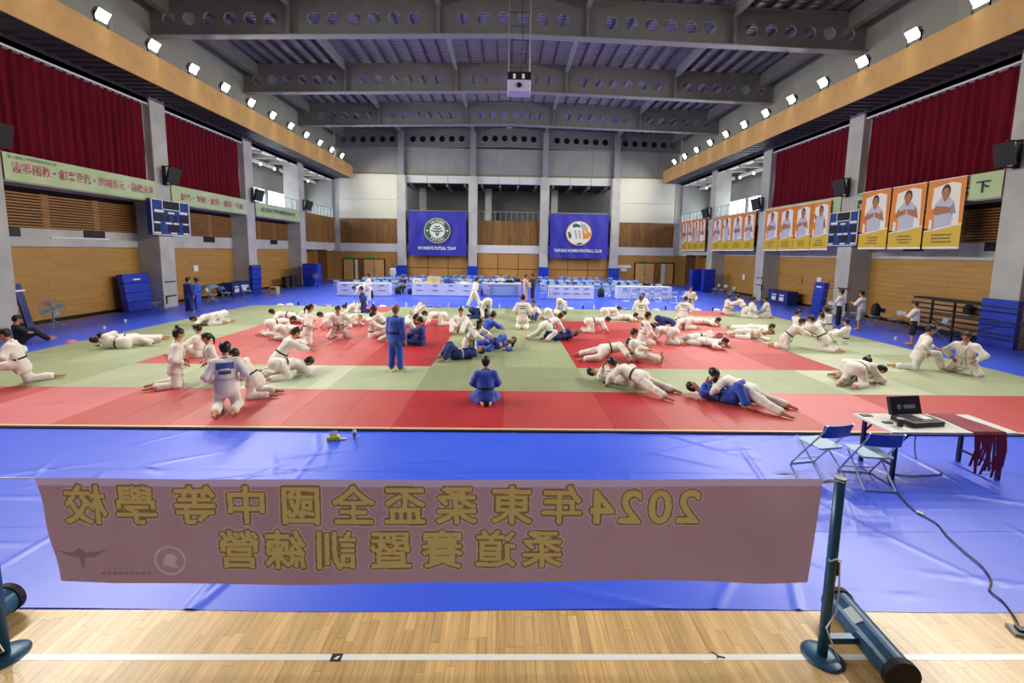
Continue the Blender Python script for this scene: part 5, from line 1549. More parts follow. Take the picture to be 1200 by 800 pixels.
tag(MB().tube([(-3.49, 3.065, 1.468), (-3.6, 3.05, 1.48), (-3.87, 3.02, 1.49)], 0.005, 5).build('tie_cord', white_pl), 'short white cord tying the cloth banner to the left post', 'cord')
# marks on the bare floor
t = tag(MB().box(-1.335, -1.25, 3.02, 3.085, 0.0013, 0.0025).build('tape_marker', black), 'small black square tape with white mark on the court line', 'tape')
MB().face([(-1.31, 3.04, 0.0027), (-1.285, 3.035, 0.0027), (-1.265, 3.065, 0.0027), (-1.29, 3.06, 0.0027)]).build('white_mark', white_paint, t)
tag(MB().face([(1.70, 3.1, 0.002), (1.715, 3.105, 0.002), (1.75, 3.07, 0.002), (1.80, 3.055, 0.002), (1.79, 3.04, 0.002), (1.745, 3.05, 0.002), (1.72, 3.035, 0.002), (1.735, 3.065, 0.002)]).build('tape_scrap', black), 'torn scrap of black tape on the court line right of centre', 'tape')
t = thing('floor_socket', 'grey floor socket plate at the right end of the black cable', 'socket', (4.5, 3.27, 0), math.radians(-20))
MB().box(-0.09, 0.09, -0.06, 0.06, 0, 0.025).build('plate', grey_pl, t, bevel=0.004)
MB().box(-0.05, 0.02, -0.03, 0.03, 0.025, 0.045).build('plug', dark, t)

# ------------------------------------------------------------------ folding chairs
ch_back = mat('chair_blue', '#2c52b0', 0.45)
ch_seat = mat('chair_pale_blue', '#a3c0da', 0.5)
ch_tube = mat('chair_tube', '#a7b4c2', 0.3, metal=0.5)
CHM = {}
def chair_parts():
    if CHM:
        return CHM
    s = MB()
    pts = [(-.19, .20), (-.21, .14), (-.20, -.18), (-.16, -.2), (.16, -.2), (.20, -.18), (.21, .14), (.19, .20)]
    s.grid([[(x, y, z) for x, y in pts] for z in (.43, .455)], closed=True)
    s.face([(x, y, .455) for x, y in pts]); s.face([(x, y, .43) for x, y in pts][::-1])
    CHM['seat'] = s.mesh('seat', ch_seat)
    b = MB()
    rows = []
    for z in (.63, .82):
        rows.append([(x, -.235 - .03 * (1 - (x / .23) ** 2) - (z - .63) * .2, z) for x in np.linspace(-.23, .23, 9)])
    rows2 = [[(x, y + .018, z) for x, y, z in r] for r in rows]
    b.grid(rows); b.grid([r[::-1] for r in rows2]); b.grid([rows[1], rows2[1]]); b.grid([rows2[0], rows[0]])
    CHM['backrest'] = b.mesh('backrest', ch_back)
    f = MB()
    f.tube([(-.22, .25, .012), (-.22, -.02, .40), (-.22, -.25, .72), (-.22, -.29, .83)], .012, 6)
    f.tube([(.22, .25, .012), (.22, -.02, .40), (.22, -.25, .72), (.22, -.29, .83)], .012, 6)
    f.tube([(-.22, .25, .015), (.22, .25, .015)], .012, 6)
    f.tube([(-.22, .17, .13), (.22, .17, .13)], .008, 6)
    CHM['front_leg_frame'] = f.mesh('front_leg_frame', ch_tube)
    f = MB()
    f.tube([(-.20, -.28, .012), (-.20, .14, .43)], .012, 6)
    f.tube([(.20, -.28, .012), (.20, .14, .43)], .012, 6)
    f.tube([(-.20, -.28, .015), (.20, -.28, .015)], .012, 6)
    CHM['rear_leg_frame'] = f.mesh('rear_leg_frame', ch_tube)
    return CHM
def chair(x, y, rz, label, group=None, z=0.004, light=False):
    t = thing('folding_chair', label, 'chair', (x, y, z), math.radians(rz), group)
    for nm, me in chair_parts().items():
        o = link(nm, me, t)
        if light and nm == 'backrest':
            override(o, ch_seat)
    return t
chair(4.70, 6.0, 10, 'blue folding chair farther left of the white table', z=0.008)
chair(5.20, 5.72, -6, 'blue folding chair touching the corner of the white table', z=0.008)

# ------------------------------------------------------------------ folding table with flight case and belts
t = thing('folding_table', 'white folding table with dark legs on the blue floor at right', 'table', (6.42, 6.06, 0.008))
MB().box(-0.92, 0.92, -0.35, 0.35, 0.705, 0.74).build('tabletop', mat('table_white', '#dcdcd8', 0.35), t, bevel=0.008)
leg_m = mat('table_leg', '#1a1f3a', 0.4, metal=0.3)
for sx in (-1, 1):
    for sy in (-1, 1):
        MB().bar((sx * 0.78, sy * 0.27, 0.0), (sx * 0.78, sy * 0.27, 0.705), 0.045, 0.045).build('leg', leg_m, t)
        MB().bar((sx * 0.78, sy * 0.27, 0.48), (sx * 0.56, sy * 0.27, 0.70), 0.02, 0.02).build('brace', leg_m, t)
    MB().bar((sx * 0.78, -0.27, 0.20), (sx * 0.78, 0.27, 0.20), 0.03, 0.03).build('stretcher', leg_m, t)
TT = 0.748
t = thing('equipment_case', 'open black equipment case standing on the white table', 'case', (6.18, 6.05, TT), math.radians(8))
MB().box(-0.27, 0.27, -0.17, 0.17, 0, 0.075).build('base', black, t, bevel=0.01)
lid = MB().bar((0, 0.17, 0.07), (0, 0.24, 0.33), 0.54, 0.05, up=(0, 1, 0)).build('lid', mat('case_navy', '#11152c', 0.4), t)
MB().face([(-0.05, 0.164, 0.16), (0.16, 0.164, 0.16), (0.16, 0.179, 0.215), (-0.05, 0.179, 0.215)]).build('lid_mark', mat('lid_grey', '#8a92b0', 0.5), lid)
MB().face([(-0.13 + 0.04 * math.cos(a), 0.171 + 0.011 * math.sin(a), 0.19 + 0.04 * math.sin(a)) for a in [k * math.pi / 6 for k in range(12)]]).build('lid_emblem', mat('lid_grey', '#8a92b0', 0.5), lid)
MB().box(-0.2, 0.22, -0.13, 0.14, 0.075, 0.082).build('control_panel', mat('panel_grey', '#3a3c42', 0.5), t)
MB().box(0.02, 0.18, -0.08, 0.1, 0.082, 0.088).build('white_sheet', white_pl, t)
for k in range(6):
    MB().box(-0.17 + 0.025 * k, -0.155 + 0.025 * k, -0.1, 0.08, 0.082, 0.09).build('slider', dark, t)
t = thing('paper_cup', 'dark cup with white lid beside the equipment case', 'cup', (5.80, 5.92, TT))
MB().lathe([(0, 0), (0.035, 0), (0.045, 0.11), (0, 0.11)], n=14).build('cup', mat('cup_dark', '#241c22', 0.5), t)
MB().lathe([(0.047, 0.108), (0.047, 0.12), (0, 0.125)], n=14).build('lid', grey_pl, t)
tag(MB().box(5.56, 5.72, 6.28, 6.36, TT, TT + 0.012).build('phone', black, bevel=0.003), 'black phone lying on the far left corner of the table', 'phone')
tag(MB().box(5.66, 5.78, 6.0, 6.07, TT, TT + 0.015).build('phone', black, bevel=0.003), 'small dark pouch lying left of the cup on the table', 'pouch')
belt_r = mat('red_belt', '#7c1030', 0.7, hex2='#8f1638', vscale=8)
random.seed(31)
for k in range(16):
    x0 = 6.74 + 0.023 * k + random.uniform(-.01, .01)
    x1 = 6.70 + 0.029 * k + random.uniform(-.015, .015)
    dr = random.uniform(0.38, 0.66)
    pts = [(x0, 6.41 + .01, TT + 0.006 - (0.12 if k % 3 == 0 else 0.02)), (x0, 6.40, TT + 0.012), (x0 + .02, 6.2, TT + 0.008 + 0.003 * (k % 3)), ((x0 + x1) / 2, 5.95, TT + 0.008 + 0.003 * (k % 4)), (x1, 5.72, TT + 0.012), (x1, 5.695, TT - 0.02), (x1 + random.uniform(-.03, .03), 5.68, TT - dr * 0.5), (x1 + random.uniform(-.05, .05), 5.69, TT - dr)]
    m = MB()
    m.grid([[(x_ - .02, y_, z_), (x_, y_ - .002, z_ + .003), (x_ + .02, y_, z_)] for x_, y_, z_ in pts])
    m.grid([[(x_ - .02, y_ + .004, z_ - .003), (x_ + .02, y_ + .004, z_ - .003)] for x_, y_, z_ in pts])
    o = m.build('judo_belt', belt_r)
    tag(o, 'dark red belt draped over the white table, %s from the left' % ORD[k], 'belt', 'red belts draped over the table')
cab = [(6.6, 5.95, 0.74), (6.62, 6.42, 0.7), (6.62, 6.43, 0.02), (6.55, 5.95, 0.02), (6.0, 5.85, 0.018), (5.65, 5.87, 0.018), (5.35, 5.35, 0.018), (5.22, 5.0, 0.018), (5.24, 4.75, 0.018), (5.13, 4.51, 0.018), (5.05, 4.25, 0.018), (5.0, 4.04, 0.018), (4.88, 3.85, 0.018), (4.72, 3.72, 0.016), (4.70, 3.6, 0.014), (4.62, 3.45, 0.012), (4.5, 3.3, 0.03)]
def smooth_path(P, n=6):
    out = []
    for i in range(len(P) - 1):
        p0, p1, p2, p3 = (Vector(P[max(0, min(len(P) - 1, i + q))]) for q in (-1, 0, 1, 2))
        for k in range(n):
            s_ = k / n
            out.append(0.5 * ((2 * p1) + (p2 - p0) * s_ + (2 * p0 - 5 * p1 + 4 * p2 - p3) * s_ ** 2 + (3 * p1 - p0 - 3 * p2 + p3) * s_ ** 3))
    return out + [Vector(P[-1])]
o = MB().tube(smooth_path(cab), 0.008, 6).build('power_cable', dark, smooth=True)
tag(o, 'thin dark cable winding over the blue floor from the table', 'cable')
MB().bar((5.22, 4.98, 0.02), (5.25, 4.92, 0.02), 0.03, 0.025).build('white_joint', white_pl, o)
# small things at the front mat edge
t = thing('tissue_pack', 'yellow and white tissue pack lying at the front mat edge', 'tissue pack', (-2.86, 6.92, 0.008), math.radians(15))
MB().grid([[(a * r, b * r2, z) for a, b in ((-.1, -.05), (.1, -.05), (.1, .05), (-.1, .05))] for r, r2, z in ((.9, .9, 0), (1, 1, .02), (1, 1, .05), (.85, .8, .07))], closed=True).face([(-.085, -.04, .07), (.085, -.04, .07), (.085, .04, .07), (-.085, .04, .07)]).build('wrapper', mat('tissue_yellow', '#d2d022', 0.4), t)
MB().grid([[(x * 1.0, y, z) for x, y in ((-.06, -.02), (0.06, -.015), (.05, .02), (-.05, .015))] for x_, z in ((0, .07), (0, .11))] + [[(-.03, -.01, .15), (.07, 0, .14), (.05, .02, .15), (0, .01, .16)]], closed=True).build('tissue', white_pl, t)
MB().box(.1, .2, -.04, .0, 0, .02).build('paper_scrap', white_pl, t)
t = thing('spray_bottle', 'small white spray bottle standing at the front mat edge', 'bottle', (-2.53, 6.99, 0.008))
MB().lathe([(0, 0), (.03, 0), (.03, .13), (.02, .15), (.012, .16), (0, .16)], n=14).build('bottle', white_pl, t, smooth=True)
MB().lathe([(.0305, .03), (.0305, .11)], n=14).build('label', mat('bottle_label', '#5f6470', 0.5), t)
MB().bar((0.01, 0, .175), (-.035, -.01, .165), .018, .025).build('nozzle', white_pl, t)

# ------------------------------------------------------------------ far tables with printed skirts
skirt = mat('table_skirt', '#c6cae6', 0.5, hex2='#d0d4ec', vscale=1.2)
skirt2 = mat('table_skirt_lilac', '#a9a8d6', 0.5)
navy_print = mat('skirt_print', '#6d79ab', 0.6)
for x0, x1, y, mt, lab in ((-11.55, -8.0, 29.35, skirt, 'table with pale printed skirt farthest left before the far wall'), (-6.55, -2.25, 30.0, skirt, 'table with pale printed skirt below the left blue team banner'),
                           (-1.6, 1.15, 30.6, skirt2, 'table with lilac skirt in the middle before the far wall'), (3.0, 6.05, 28.95, skirt, 'table with pale printed skirt below the right blue team banner'),
                           (7.85, 11.65, 29.55, skirt, 'table with pale skirt farthest right behind a row of chairs')):
    t = thing('skirted_table', lab, 'table', ((x0 + x1) / 2, y, 0.004), 0, 'skirted tables before the far wall')
    w_ = (x1 - x0) / 2
    MB().box(-w_, w_, 0.02, 0.7, 0.86, 0.9).build('tabletop', white_pl, t)
    m = MB(); m.grid([[(x_, 0.012 * math.sin(x_ * 9), z_) for x_ in np.linspace(-w_, w_, 40)] for z_ in (0.05, 0.5, 0.88)]); m.build('skirt', mt, t)
    for sx in (-1, 1):
        MB().box(sx * w_ - 0.02, sx * w_ + 0.02, 0.02, 0.7, 0.05, 0.86).build('skirt_side', mt, t)
        for yy in (0.06, 0.64):
            MB().box(sx * (w_ - 0.1) - 0.02, sx * (w_ - 0.1) + 0.02, yy - 0.02, yy + 0.02, 0, 0.86).build('leg', dark, t)
    random.seed(int(x0 * 10) + 500)
    for k in range(4):
        xx = -w_ + 0.5 + (2 * w_ - 1) * k / 3
        sk = MB().face([(xx - 0.16, -0.016, 0.70), (xx + 0.16, -0.016, 0.70), (xx + 0.16, -0.016, 0.78), (xx - 0.16, -0.016, 0.78)]).build('skirt_print', navy_print, t)
        MB().face([(xx - 0.26, -0.016, 0.38), (xx + 0.3, -0.016, 0.36), (xx + 0.2, -0.016, 0.43), (xx - 0.2, -0.016, 0.44)]).build('skirt_print', navy_print, t)
t = thing('display_board', 'pale blue board standing before the lilac skirted table', 'board', (-0.1, 30.0, 0.004))
MB().box(-0.95, 0.95, -0.02, 0.02, 0.12, 0.78).build('panel', mat('board_blue', '#8ba4d4', 0.4), t)
for x_ in (-0.95, 0.95):
    MB().box(x_ - 0.03, x_ + 0.03, -0.15, 0.15, 0, 0.84).build('stand', alu, t)
MB().box(-0.98, 0.98, -0.03, 0.03, 0.78, 0.84).build('top_rail', alu, t)
# chairs set out in rows behind and before the tables
random.seed(77)
for row, (y, xa, xb) in enumerate(((31.8, -11.4, 11.8), (33.4, -11.6, 12.2), (35.0, -11.0, 12.6), (36.6, -12.0, 12.0), (38.4, -11.5, 12.0), (40.2, -11.0, 11.5), (42.2, -10.6, 11.0))):
    xx = xa
    cnt = 0
    while xx < xb:
        if random.random() < 0.82 and not (1.2 < xx < 2.9):
            chair(xx, y + random.uniform(-.15, .15), random.uniform(165, 195) if row % 2 else random.uniform(-15, 15), 'pale blue folding chair, %s from the left in the %s row behind the skirted tables' % (ORD[cnt], ORD[row]), 'folding chairs before the far wall', light=row not in (2, 5))
            cnt += 1
        xx += random.uniform(0.6, 0.8)
for k in range(6):
    chair(8.1 + 0.72 * k, 28.6 + (0.1 if k % 2 else 0) - (1.0 if k > 3 else 0), random.uniform(-6, 6), 'pale blue folding chair, %s from the left in the row before the right skirted table' % ORD[k], 'chairs before the right skirted table', light=True)
chair(2.55, 28.9, 4, 'pale blue folding chair alone before the far column with blue padding', light=True)
chair(-13.2, 33.5, 20, 'pale folding chair standing apart left of the leftmost skirted table', light=True)
chair(-17.2, 21.1, 150, 'pale blue folding chair beside the blue crash mats at the left column', light=True)
chair(-17.1, 26.2, -95, 'blue folding chair before the blue storage box on the left', light=False)
chair(-16.6, 27.6, -120, 'pale blue folding chair near the padded left column', light=True)
chair(-17.0, 24.9, -70, 'pale folding chair with clothes heaped beside the two standing blue judoka', light=True)
chair(17.1, 22.2, 100, 'pale blue folding chair before the leaning blue mat at right', light=True)
chair(17.35, 20.6, 85, 'grey blue folding chair behind the two coaches, nearer the column', light=True)
chair(17.4, 19.6, 88, 'grey blue folding chair with a black bag behind the coaches')
chair(17.45, 18.6, 92, 'grey blue folding chair farthest right behind the coaches', light=True)
chair(17.25, 16.6, 60, 'pale blue folding chair beside the dark railing at right', light=True)
chair(16.8, 31.5, 80, 'pale folding chair at the foot of the right column beside the blue box', light=True)
chair(17.1, 34.4, 80, 'pale folding chair with a white bundle near the far right pads', light=True)
chair(17.2, 33.4, 95, 'pale folding chair by the right wall below the wide orange banner', light=True)
# bags and boxes among the chairs
bag_m = mat('black_bag', '#17171c', 0.7)
def bag(x, y, z, label, mt=bag_m, k=1.0, group=None):
    t = thing('backpack', label, 'bag', (x, y, z), random.uniform(0, 6), group)
    t.scale = (k, k, k)
    MB().grid([[(a * r, b * r, zz) for a, b in ((-.16, -.1), (-.06, -.13), (.06, -.13), (.16, -.1), (.17, .05), (.1, .12), (-.1, .12), (-.17, .05))] for r, zz in ((.85, 0), (1.05, .08), (1, .28), (.75, .40), (.3, .44))], closed=True).face([(-.05, -.04, .44), (.05, -.04, .44), (.05, .04, .44), (-.05, .04, .44)]).build('bag_body', mt, t, smooth=True)
    MB().tube([(-.06, .02, .42), (-.04, .02, .5), (.04, .02, .5), (.06, .02, .42)], .012, 6).build('handle', mt, t)
    return t
random.seed(90)
for k, bx_ in enumerate(sorted([random.uniform(-10.5, -0.5) for q in range(11)] + [random.uniform(3.5, 11) for q in range(5)])):
    bag(bx_, random.choice((31.1, 32.5, 34.3)), 0.004, 'bag lying among the far chair rows, %s from the left' % ORD[k], random.choice((bag_m, mat('navy_bag', '#20285c', 0.7), mat('grey_bag', '#7d8088', 0.7))), random.uniform(0.9, 1.4), 'bags among the far chairs')
bag(17.4, 19.6, 0.47, 'black bag lying on the middle chair behind the coaches', bag_m, 1.3)
bag(7.0, 30.9, 0.004, 'black bag between the two right skirted tables', bag_m, 1.5)
bag(-9.0, 28.6, 0.004, 'black bag on the blue floor before the leftmost skirted table', bag_m, 1.1)
t = tag(MB().box(-5.55, -4.6, 30.25, 30.6, 0.905, 1.35).build('cardboard_box', mat('cream_card', '#d8c48c', 0.7), bevel=0.01), 'cream cardboard box on the second skirted table from the left', 'box')
MB().box(-5.1, -5.04, 30.24, 30.25, 0.92, 1.34).build('tape', tan, t)
t = thing('blue_bucket', 'dark blue rounded cooler on the table beside the cream box', 'cooler', (-4.05, 30.4, 0.905))
MB().lathe([(0, 0), (.36, 0), (.38, .3), (.33, .42), (.2, .48), (0, .49)], n=18).build('tub', mat('cooler_blue', '#3d5c94', 0.5), t, smooth=True)
MB().tube([(-.36, 0, .3), (-.3, 0, .5), (.3, 0, .5), (.36, 0, .3)], .02, 6).build('handle', dark, t)

# ------------------------------------------------------------------ padding, crash mats, boxes
def padded(name, label, x0, x1, y0, y1, z1, seams=3, mt=blue_pad, straps=False, z0=0.004):
    t = thing(name, label, 'padding', ((x0 + x1) / 2, (y0 + y1) / 2, z0))
    hx, hy = (x1 - x0) / 2, (y1 - y0) / 2
    for k in range(seams):
        a, b = z1 * k / seams, z1 * (k + 1) / seams
        MB().box(-hx, hx, -hy, hy, a + 0.006, b - 0.006).build('cushion', mt, t, bevel=0.02)
    if straps:
        for k in range(3):
            z = z1 * (0.12 + 0.36 * k)
            MB().box(-hx - 0.012, hx + 0.012, -hy - 0.012, hy + 0.012, z, z + 0.06).build('strap', rubber, t)
    return t
for x_, lab in zip(FX[1:-1], ('leftmost', 'second', 'third', 'rightmost')):
    padded('column_pad', 'blue padding around the foot of the %s far wall column' % lab, x_ - 0.56, x_ + 0.56, FAR - 0.6, FAR - 0.37, 1.62, 2 if lab != 'rightmost' else 5)
padded('column_pad', 'blue padding with black straps on the third left column', WX(-1, 0.0) + 0.0, WX(-1, -0.2), 29.85, 30.95, 2.0, 3, blue_pad, True)
padded('column_pad', 'large blue padding on the right column at the picture edge', WX(1, -0.2), WX(1, 0.0), 14.55, 15.72, 1.74, 2)
def leaning(label, x, y0, y1, h, lean, seams, s, mt=blue_pad, th=0.3):
    t = thing('crash_mat', label, 'crash mat', (x, (y0 + y1) / 2, 0.004))
    t.rotation_euler = (0, s * lean, 0)
    hy = (y1 - y0) / 2
    for k in range(seams):
        MB().box(-th / 2, th / 2, -hy, hy, h * k / seams + 0.008, h * (k + 1) / seams - 0.008).build('fold', mt, t, bevel=0.02)
    MB().box(-s * th / 2 - 0.004, -s * th / 2 + 0.004, -0.2, 0.2, h * 0.82, h * 0.86).build('white_tag', white_pl, t)
leaning('folded blue crash mats leaning on the left wall beside the first column', -18.2, 20.6, 22.1, 1.85, 0.12, 4, -1)
leaning('dark blue board leaning beside the nearest left column', -18.15, 16.25, 16.5, 1.75, 0.22, 2, -1, blue_pad_d, 0.1)
leaning('blue mat leaning steeply on the right column below the scoreboard', 17.75, 23.45, 24.2, 1.75, 0.1, 4, 1, blue_pad, 0.3)
padded('mat_stack', 'tall stack of blue mats in the far left corner of the hall', -17.2, -15.95, 36.4, 37.3, 1.95, 4)
padded('mat_stack', 'tall blue mats standing in the far right corner, nearer', 16.95, 17.95, 36.2, 36.7, 1.95, 3)
padded('mat_stack', 'tall blue mats standing in the far right corner, farther', 16.55, 17.55, 37.6, 38.2, 1.9, 3)
def chest(label, x, y0, y1, s):
    t = thing('storage_chest', label, 'chest', (x, (y0 + y1) / 2, 0.004))
    hy = (y1 - y0) / 2
    MB().box(-0.35, 0.35, -hy, hy, 0, 0.85).build('body', mat('chest_navy', '#1b2d78', 0.5), t, bevel=0.02)
    MB().box(-0.37, 0.37, -hy - 0.02, hy + 0.02, 0.85, 0.9).build('lid', blue_pad_d, t)
    for q in (-0.45, 0.35):
        MB().box(-s * 0.36 - 0.004, -s * 0.36 + 0.004, q - 0.22, q + 0.22, 0.25, 0.5).build('white_mark', white_pl, t)
        MB().box(-s * 0.36 - 0.004, -s * 0.36 + 0.004, q - 0.25, q + 0.2, 0.58, 0.66).build('white_mark', white_pl, t)
chest('dark blue storage chest with white marks by the left wall', -18.15, 28.0, 29.8, -1)
chest('dark blue storage chest with white marks by the right wall', 18.45, 27.0, 29.0, 1)
t = thing('side_table', 'small trolley table heaped with grey clothes by the left wall', 'table', (-18.0, 26.2, 0.004))
MB().box(-0.35, 0.35, -0.7, 0.7, 0.68, 0.72).build('tabletop', grey_pl, t)
for sx in (-1, 1):
    for sy in (-1, 1):
        MB().box(sx * 0.3 - 0.02, sx * 0.3 + 0.02, sy * 0.62 - 0.02, sy * 0.62 + 0.02, 0, 0.68).build('leg', alu, t)
o = MB().lathe([(0.5, 0), (0.45, 0.1), (0.25, 0.22), (0, 0.27)], (-18.0, 26.2, 0.725), 14).build('clothes_heap', mat('grey_blue_cloth', '#8ea3b4', 0.8, bump=0.6, bscale=9), smooth=True)
tag(o, 'heap of grey blue clothes on the small trolley table', 'clothes')
def bin_(x, y, r, h, mt, label):
    t = thing('waste_bin', label, 'bin', (x, y, 0.004))
    MB().lathe([(0, 0), (r * .85, 0), (r, h), (r * .9, h), (r * .8, .03), (0, .03)], n=16).build('barrel', mt, t)
    MB().lathe([(r * 1.02, h - .04), (r * 1.08, h - .02), (r * 1.02, h)], n=16).build('rim', mt, t)
bin_(-17.9, 35.0, 0.32, 0.9, black, 'black waste bin beside the far left column, nearer one')
bin_(-17.9, 36.0, 0.32, 0.9, black, 'black waste bin beside the far left column, farther one')
t = tag(MB().box(-16.3, -15.8, 29.6, 30.0, 0.004, 0.55).build('cream_box', mat('cream_box', '#b5a878', 0.7), bevel=0.015), 'small cream box on the floor right of the padded left column', 'box')
MB().box(-16.2, -15.9, 29.59, 29.6, 0.35, 0.45).build('grip_hole', dark, t)
# fans
fan_blue = mat('fan_blue', '#6fa3c8', 0.4)
def fan(x, y, rz, label, h=0.62, r=0.3):
    t = thing('floor_fan', label, 'fan', (x, y, 0.004), math.radians(rz))
    for k in range(3):
        a = 2 * math.pi * k / 3 + 0.4
        MB().tube([(0, 0, 0.3), (0.36 * math.cos(a), 0.36 * math.sin(a), 0.012)], 0.012, 6).build('leg', fan_blue, t)
    MB().tube([(0, 0, 0.25), (0, 0, h)], 0.018, 8).build('pole', fan_blue, t)
    MB().tube([(0, 0.12, h + 0.12), (0, -0.04, h + 0.12)], [0.07, 0.05], 12).build('motor', fan_blue, t)
    cage = MB()
    for yy, rr in ((-0.10, r), (-0.04, r * 1.02), (0.03, r)):
        cage.tube([(rr * math.cos(a), yy, h + 0.12 + rr * math.sin(a)) for a in [2 * math.pi * k / 20 for k in range(21)]], 0.006, 5)
    for k in range(32):
        a = 2 * math.pi * k / 32
        cage.tube([(0.04 * math.cos(a), -0.14, h + 0.12 + 0.04 * math.sin(a)), (r * 0.7 * math.cos(a), -0.13, h + 0.12 + r * 0.7 * math.sin(a)), (r * math.cos(a), -0.08, h + 0.12 + r * math.sin(a))], 0.004, 4)
    cage.build('cage', grey_pl, t)
    for k in range(4):
        a = 2 * math.pi * k / 4 + 0.3
        bl = [(0.04 * math.cos(a), -0.04, h + 0.12 + 0.04 * math.sin(a))]
        for da, rr, yy in ((-0.2, 0.85, -0.07), (0.25, 0.88, -0.04), (0.5, 0.7, -0.01)):
            bl.append((r * rr * math.cos(a + da), yy, h + 0.12 + r * rr * math.sin(a + da)))
        MB().face(bl).build('blade', fan_blue, t)
fan(-17.5, 16.6, 50, 'pale blue standing fan on the blue floor at the left wall', 0.62, 0.36)
fan(-15.9, 36.0, 10, 'small standing fan before the far left mat stack', 0.8, 0.25)

# ------------------------------------------------------------------ folded stand and dark railing at right
t = thing('bleacher', 'folded wooden bleacher with dark frame by the right wall', 'bleacher', (18.3, 17.2, 0.004))
plank_m = mat('bleacher_wood', '#9a7442', 0.5, hex2='#a98350', vscale=3, stretch=(1, 0.3, 1))
for k in range(6):
    MB().box(0.05 - 0.05 * k * 0.0, 0.5, -1.9, 1.6, 0.22 + 0.21 * k, 0.36 + 0.21 * k).build('bench_board', plank_m, t)
MB().box(0.1, 0.55, -1.95, 1.65, 0, 1.5).build('frame_core', dark, t)
t = thing('dark_railing', 'dark metal railing crossing in front of the bleacher at the right edge', 'railing', (17.15, 15.0, 0.004))
for y_ in (1.75, 0.9, -1.6, -3.0):
    MB().box(-0.03, 0.03, y_ - 0.03, y_ + 0.03, 0, 1.56).build('post', dark, t)
for z_ in (1.53, 1.05, 0.58):
    MB().bar((0, 1.78, z_), (0, -3.05, z_), 0.05, 0.05).build('rail', dark, t)
MB().bar((0, 1.75, 0.75), (0, 0.2, 0.3), 0.04, 0.04).build('brace', dark, t)
MB().bar((0, -0.6, 0.85), (0, 0.9, 0.25), 0.04, 0.04).build('brace', dark, t)
bag(18.15, 16.3, 1.02, 'black cap shaped bag on the bleacher boards', bag_m, 0.9)
# small wall fittings
def fitting(name, label, s, y, z, w_, h, mt, d=1.13, frame=False, cat='sign'):
    a, b = WX(s, d), WX(s, d - 0.03)
    o = MB().box(min(a, b), max(a, b), y - w_ / 2, y + w_ / 2, z - h / 2, z + h / 2).build(name, mt, bevel=0.005)
    tag(o, label, cat)
    a2, b2 = WX(s, d - 0.03), WX(s, d - 0.036)
    MB().box(min(a2, b2), max(a2, b2), y - w_ / 2 + 0.03, y + w_ / 2 - 0.03, z - h / 2 + 0.03, z + h / 2 - 0.03).build('face', white_pl if not frame else wood_wall, o)
fitting('wall_notice', 'small white notice on the left wood wall', -1, 26.3, 1.9, 0.4, 0.36, white_pl, cat='notice')
fitting('wall_notice', 'small white notice on the right wood wall', 1, 25.9, 1.75, 0.36, 0.34, white_pl, cat='notice')
fitting('wall_frame', 'small dark square frame on the right wood wall', 1, 24.9, 1.55, 0.45, 0.42, wood_back, frame=True, cat='frame')
fitting('wall_frame', 'small dark frame left of the white notice on the right wood wall', 1, 27.6, 1.6, 0.4, 0.4, wood_back, frame=True, cat='frame')
fitting('hydrant_sign', 'small red sign on the right wood wall below the orange banner', 1, 34.2, 1.45, 0.4, 0.5, mat('red_sign', '#b0401e', 0.5), cat='sign')
fitting('tube_light', 'thin white light tube on the left concrete band', -1, 19.4, 3.5, 2.6, 0.06, white_pl, 1.1, cat='light')
for s, y, zz, lab in ((-1, 22.8, (1.35, 0.6), 'first left'), (1, 22.6, (1.5, 0.7), 'first right'), (1, 30.2, (1.6, 1.1), 'second right')):
    o = thing('column_bracket', 'black metal brackets fixed to the %s column' % lab, 'bracket', (WX(s, -0.005), y, 0))
    for z_ in zz:
        MB().box(-0.03, 0.03, -0.35, 0.35, z_ - 0.03, z_ + 0.03).build('bar', dark, o)
    MB().box(-0.03, 0.03, -0.35, -0.3, zz[1] - 0.4, zz[1]).build('hook', dark, o)

# ------------------------------------------------------------------ bottles, slippers and towels along the back mat edge
random.seed(55)
bt_white = mat('bottle_clear', '#cdd6de', 0.2)
bt_dark = mat('bottle_dark', '#20253a', 0.3)
BT = {}
for nm, mt in (('w', bt_white), ('d', bt_dark)):
    BT[nm] = MB().lathe([(0, 0), (.034, 0), (.036, .02), (.036, .15), (.03, .18), (.014, .21), (.014, .235), (0, .235)], n=10).mesh('bottle', mt, True)
BT['c'] = MB().lathe([(.018, .225), (.018, .25), (0, .25)], n=8).mesh('cap', white_pl)
SL = MB()
SL.grid([[(a, b, z) for a, b in ((-.045, -.13), (.045, -.13), (.05, .08), (.02, .14), (-.03, .13), (-.05, .06))] for z in (0, .025)], closed=True).face([(a, b, .025) for a, b in ((-.045, -.13), (.045, -.13), (.05, .08), (.02, .14), (-.03, .13), (-.05, .06))])
SLs = MB().tube([(-.05, .02, .02), (-.03, .03, .07), (.03, .03, .07), (.05, .02, .02)], .014, 6).mesh('strap', white_pl, True)
SLm = {'w': SL.mesh('slipper', white_pl), 'd': SL.mesh('slipper', black)}
xx = -12.6
nb_, ns_, nt_ = 0, 0, 0
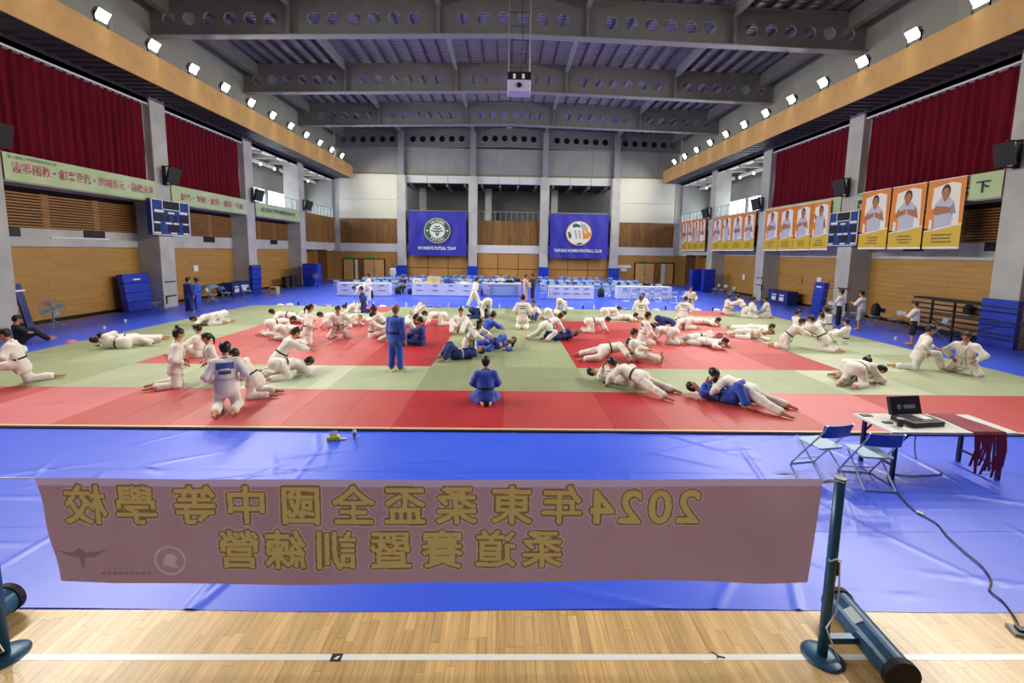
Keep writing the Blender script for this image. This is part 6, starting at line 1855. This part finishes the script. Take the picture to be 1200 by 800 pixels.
while xx < 12.8:
    y = 23.75 + random.uniform(0.02, 0.5)
    r = random.random()
    if r < 0.45:
        t = thing('water_bottle', 'small drinking bottle at the back mat edge, %s from the left' % ORD[nb_], 'bottle', (xx, y, 0.005), 0, 'bottles along the back mat edge')
        t.scale = (1.25, 1.25, 1.15)
        link('bottle', BT['w' if random.random() < .65 else 'd'], t); link('cap', BT['c'], t)
        nb_ += 1
    elif r < 0.8:
        kind = 'w' if random.random() < .6 else 'd'
        a = random.uniform(-.4, .4)
        for q in (-.07, .07):
            t = thing('slipper', '%s slipper of the %s pair from the left behind the back mat edge' % ('left' if q < 0 else 'right', ORD[ns_]), 'slipper', (xx + q, y + .1, 0.005), a, 'slippers behind the mats')
            link('sole', SLm[kind], t); link('strap', SLs, t)
        ns_ += 1
    else:
        o = MB().lathe([(.2, 0), (.17, .06), (.08, .1), (0, .11)], n=10).build('towel', gi_white, smooth=True)
        o.location = (xx, y + 0.1, 0.005); o.scale = (1.2, .7, 1)
        tag(o, 'crumpled white towel behind the back mat edge, %s from the left' % ORD[nt_], 'towel', 'towels behind the mats')
        nt_ += 1
    xx += random.uniform(0.3, 0.75)
for x_, y_, lab in ((-15.4, 16.4, 'white cup on the blue floor by the left wall, nearer the mats'), (-16.0, 18.0, 'white cup on the blue floor by the left wall, nearer the wall'), (15.3, 16.2, 'white cup on the blue floor near the right coaches')):
    o = MB().lathe([(0, 0), (.04, 0), (.055, .12), (.05, .12), (.036, .01), (0, .01)], n=12).build('paper_cup', white_pl)
    o.location = (x_, y_, 0.005); tag(o, lab, 'cup')
o = MB().lathe([(.16, 0), (.13, .06), (.06, .09), (0, .1)], n=10).build('pink_cloth', mat('pink_cloth', '#c98290', 0.8), smooth=True)
o.location = (-14.25, 14.0, 0.005); tag(o, 'small pink cloth on the blue floor at the left mat edge', 'cloth')
# people waiting at the far wall
for k, (x_, y_, lab, top, bot) in enumerate(((-3.0, 30.75, 'person in white sitting at the table with the cream box', 't', 'q'), (0.3, 33.4, 'person in dark clothes sitting in the chair rows, leftmost of the seated group', 'k', 'q'),
        (0.95, 35.2, 'person in dark clothes sitting in the chair rows behind the seated group', 'k', 'q'), (-0.4, 35.2, 'person in white shirt sitting in the chair rows behind the lilac table', 't', 'q'),
        (-7.6, 31.8, 'person in dark clothes sitting behind the gap between the left tables', 'k', 'q'), (-6.9, 33.4, 'person in white shirt sitting behind the gap between the left tables', 't', 'q'),
        (10.6, 31.8, 'person in dark clothes sitting behind the right skirted table', 'k', 'q'))):
    person('sit_chair', x_, y_, 180 + random.uniform(-20, 20), lab, top, bot, style='tee', hair='short', z=0.01)
person('stand', -10.9, 41.5, 170, 'person in white standing before the leftmost padded far column', 't', 't', style='sweater', hair='short', z=0.01)
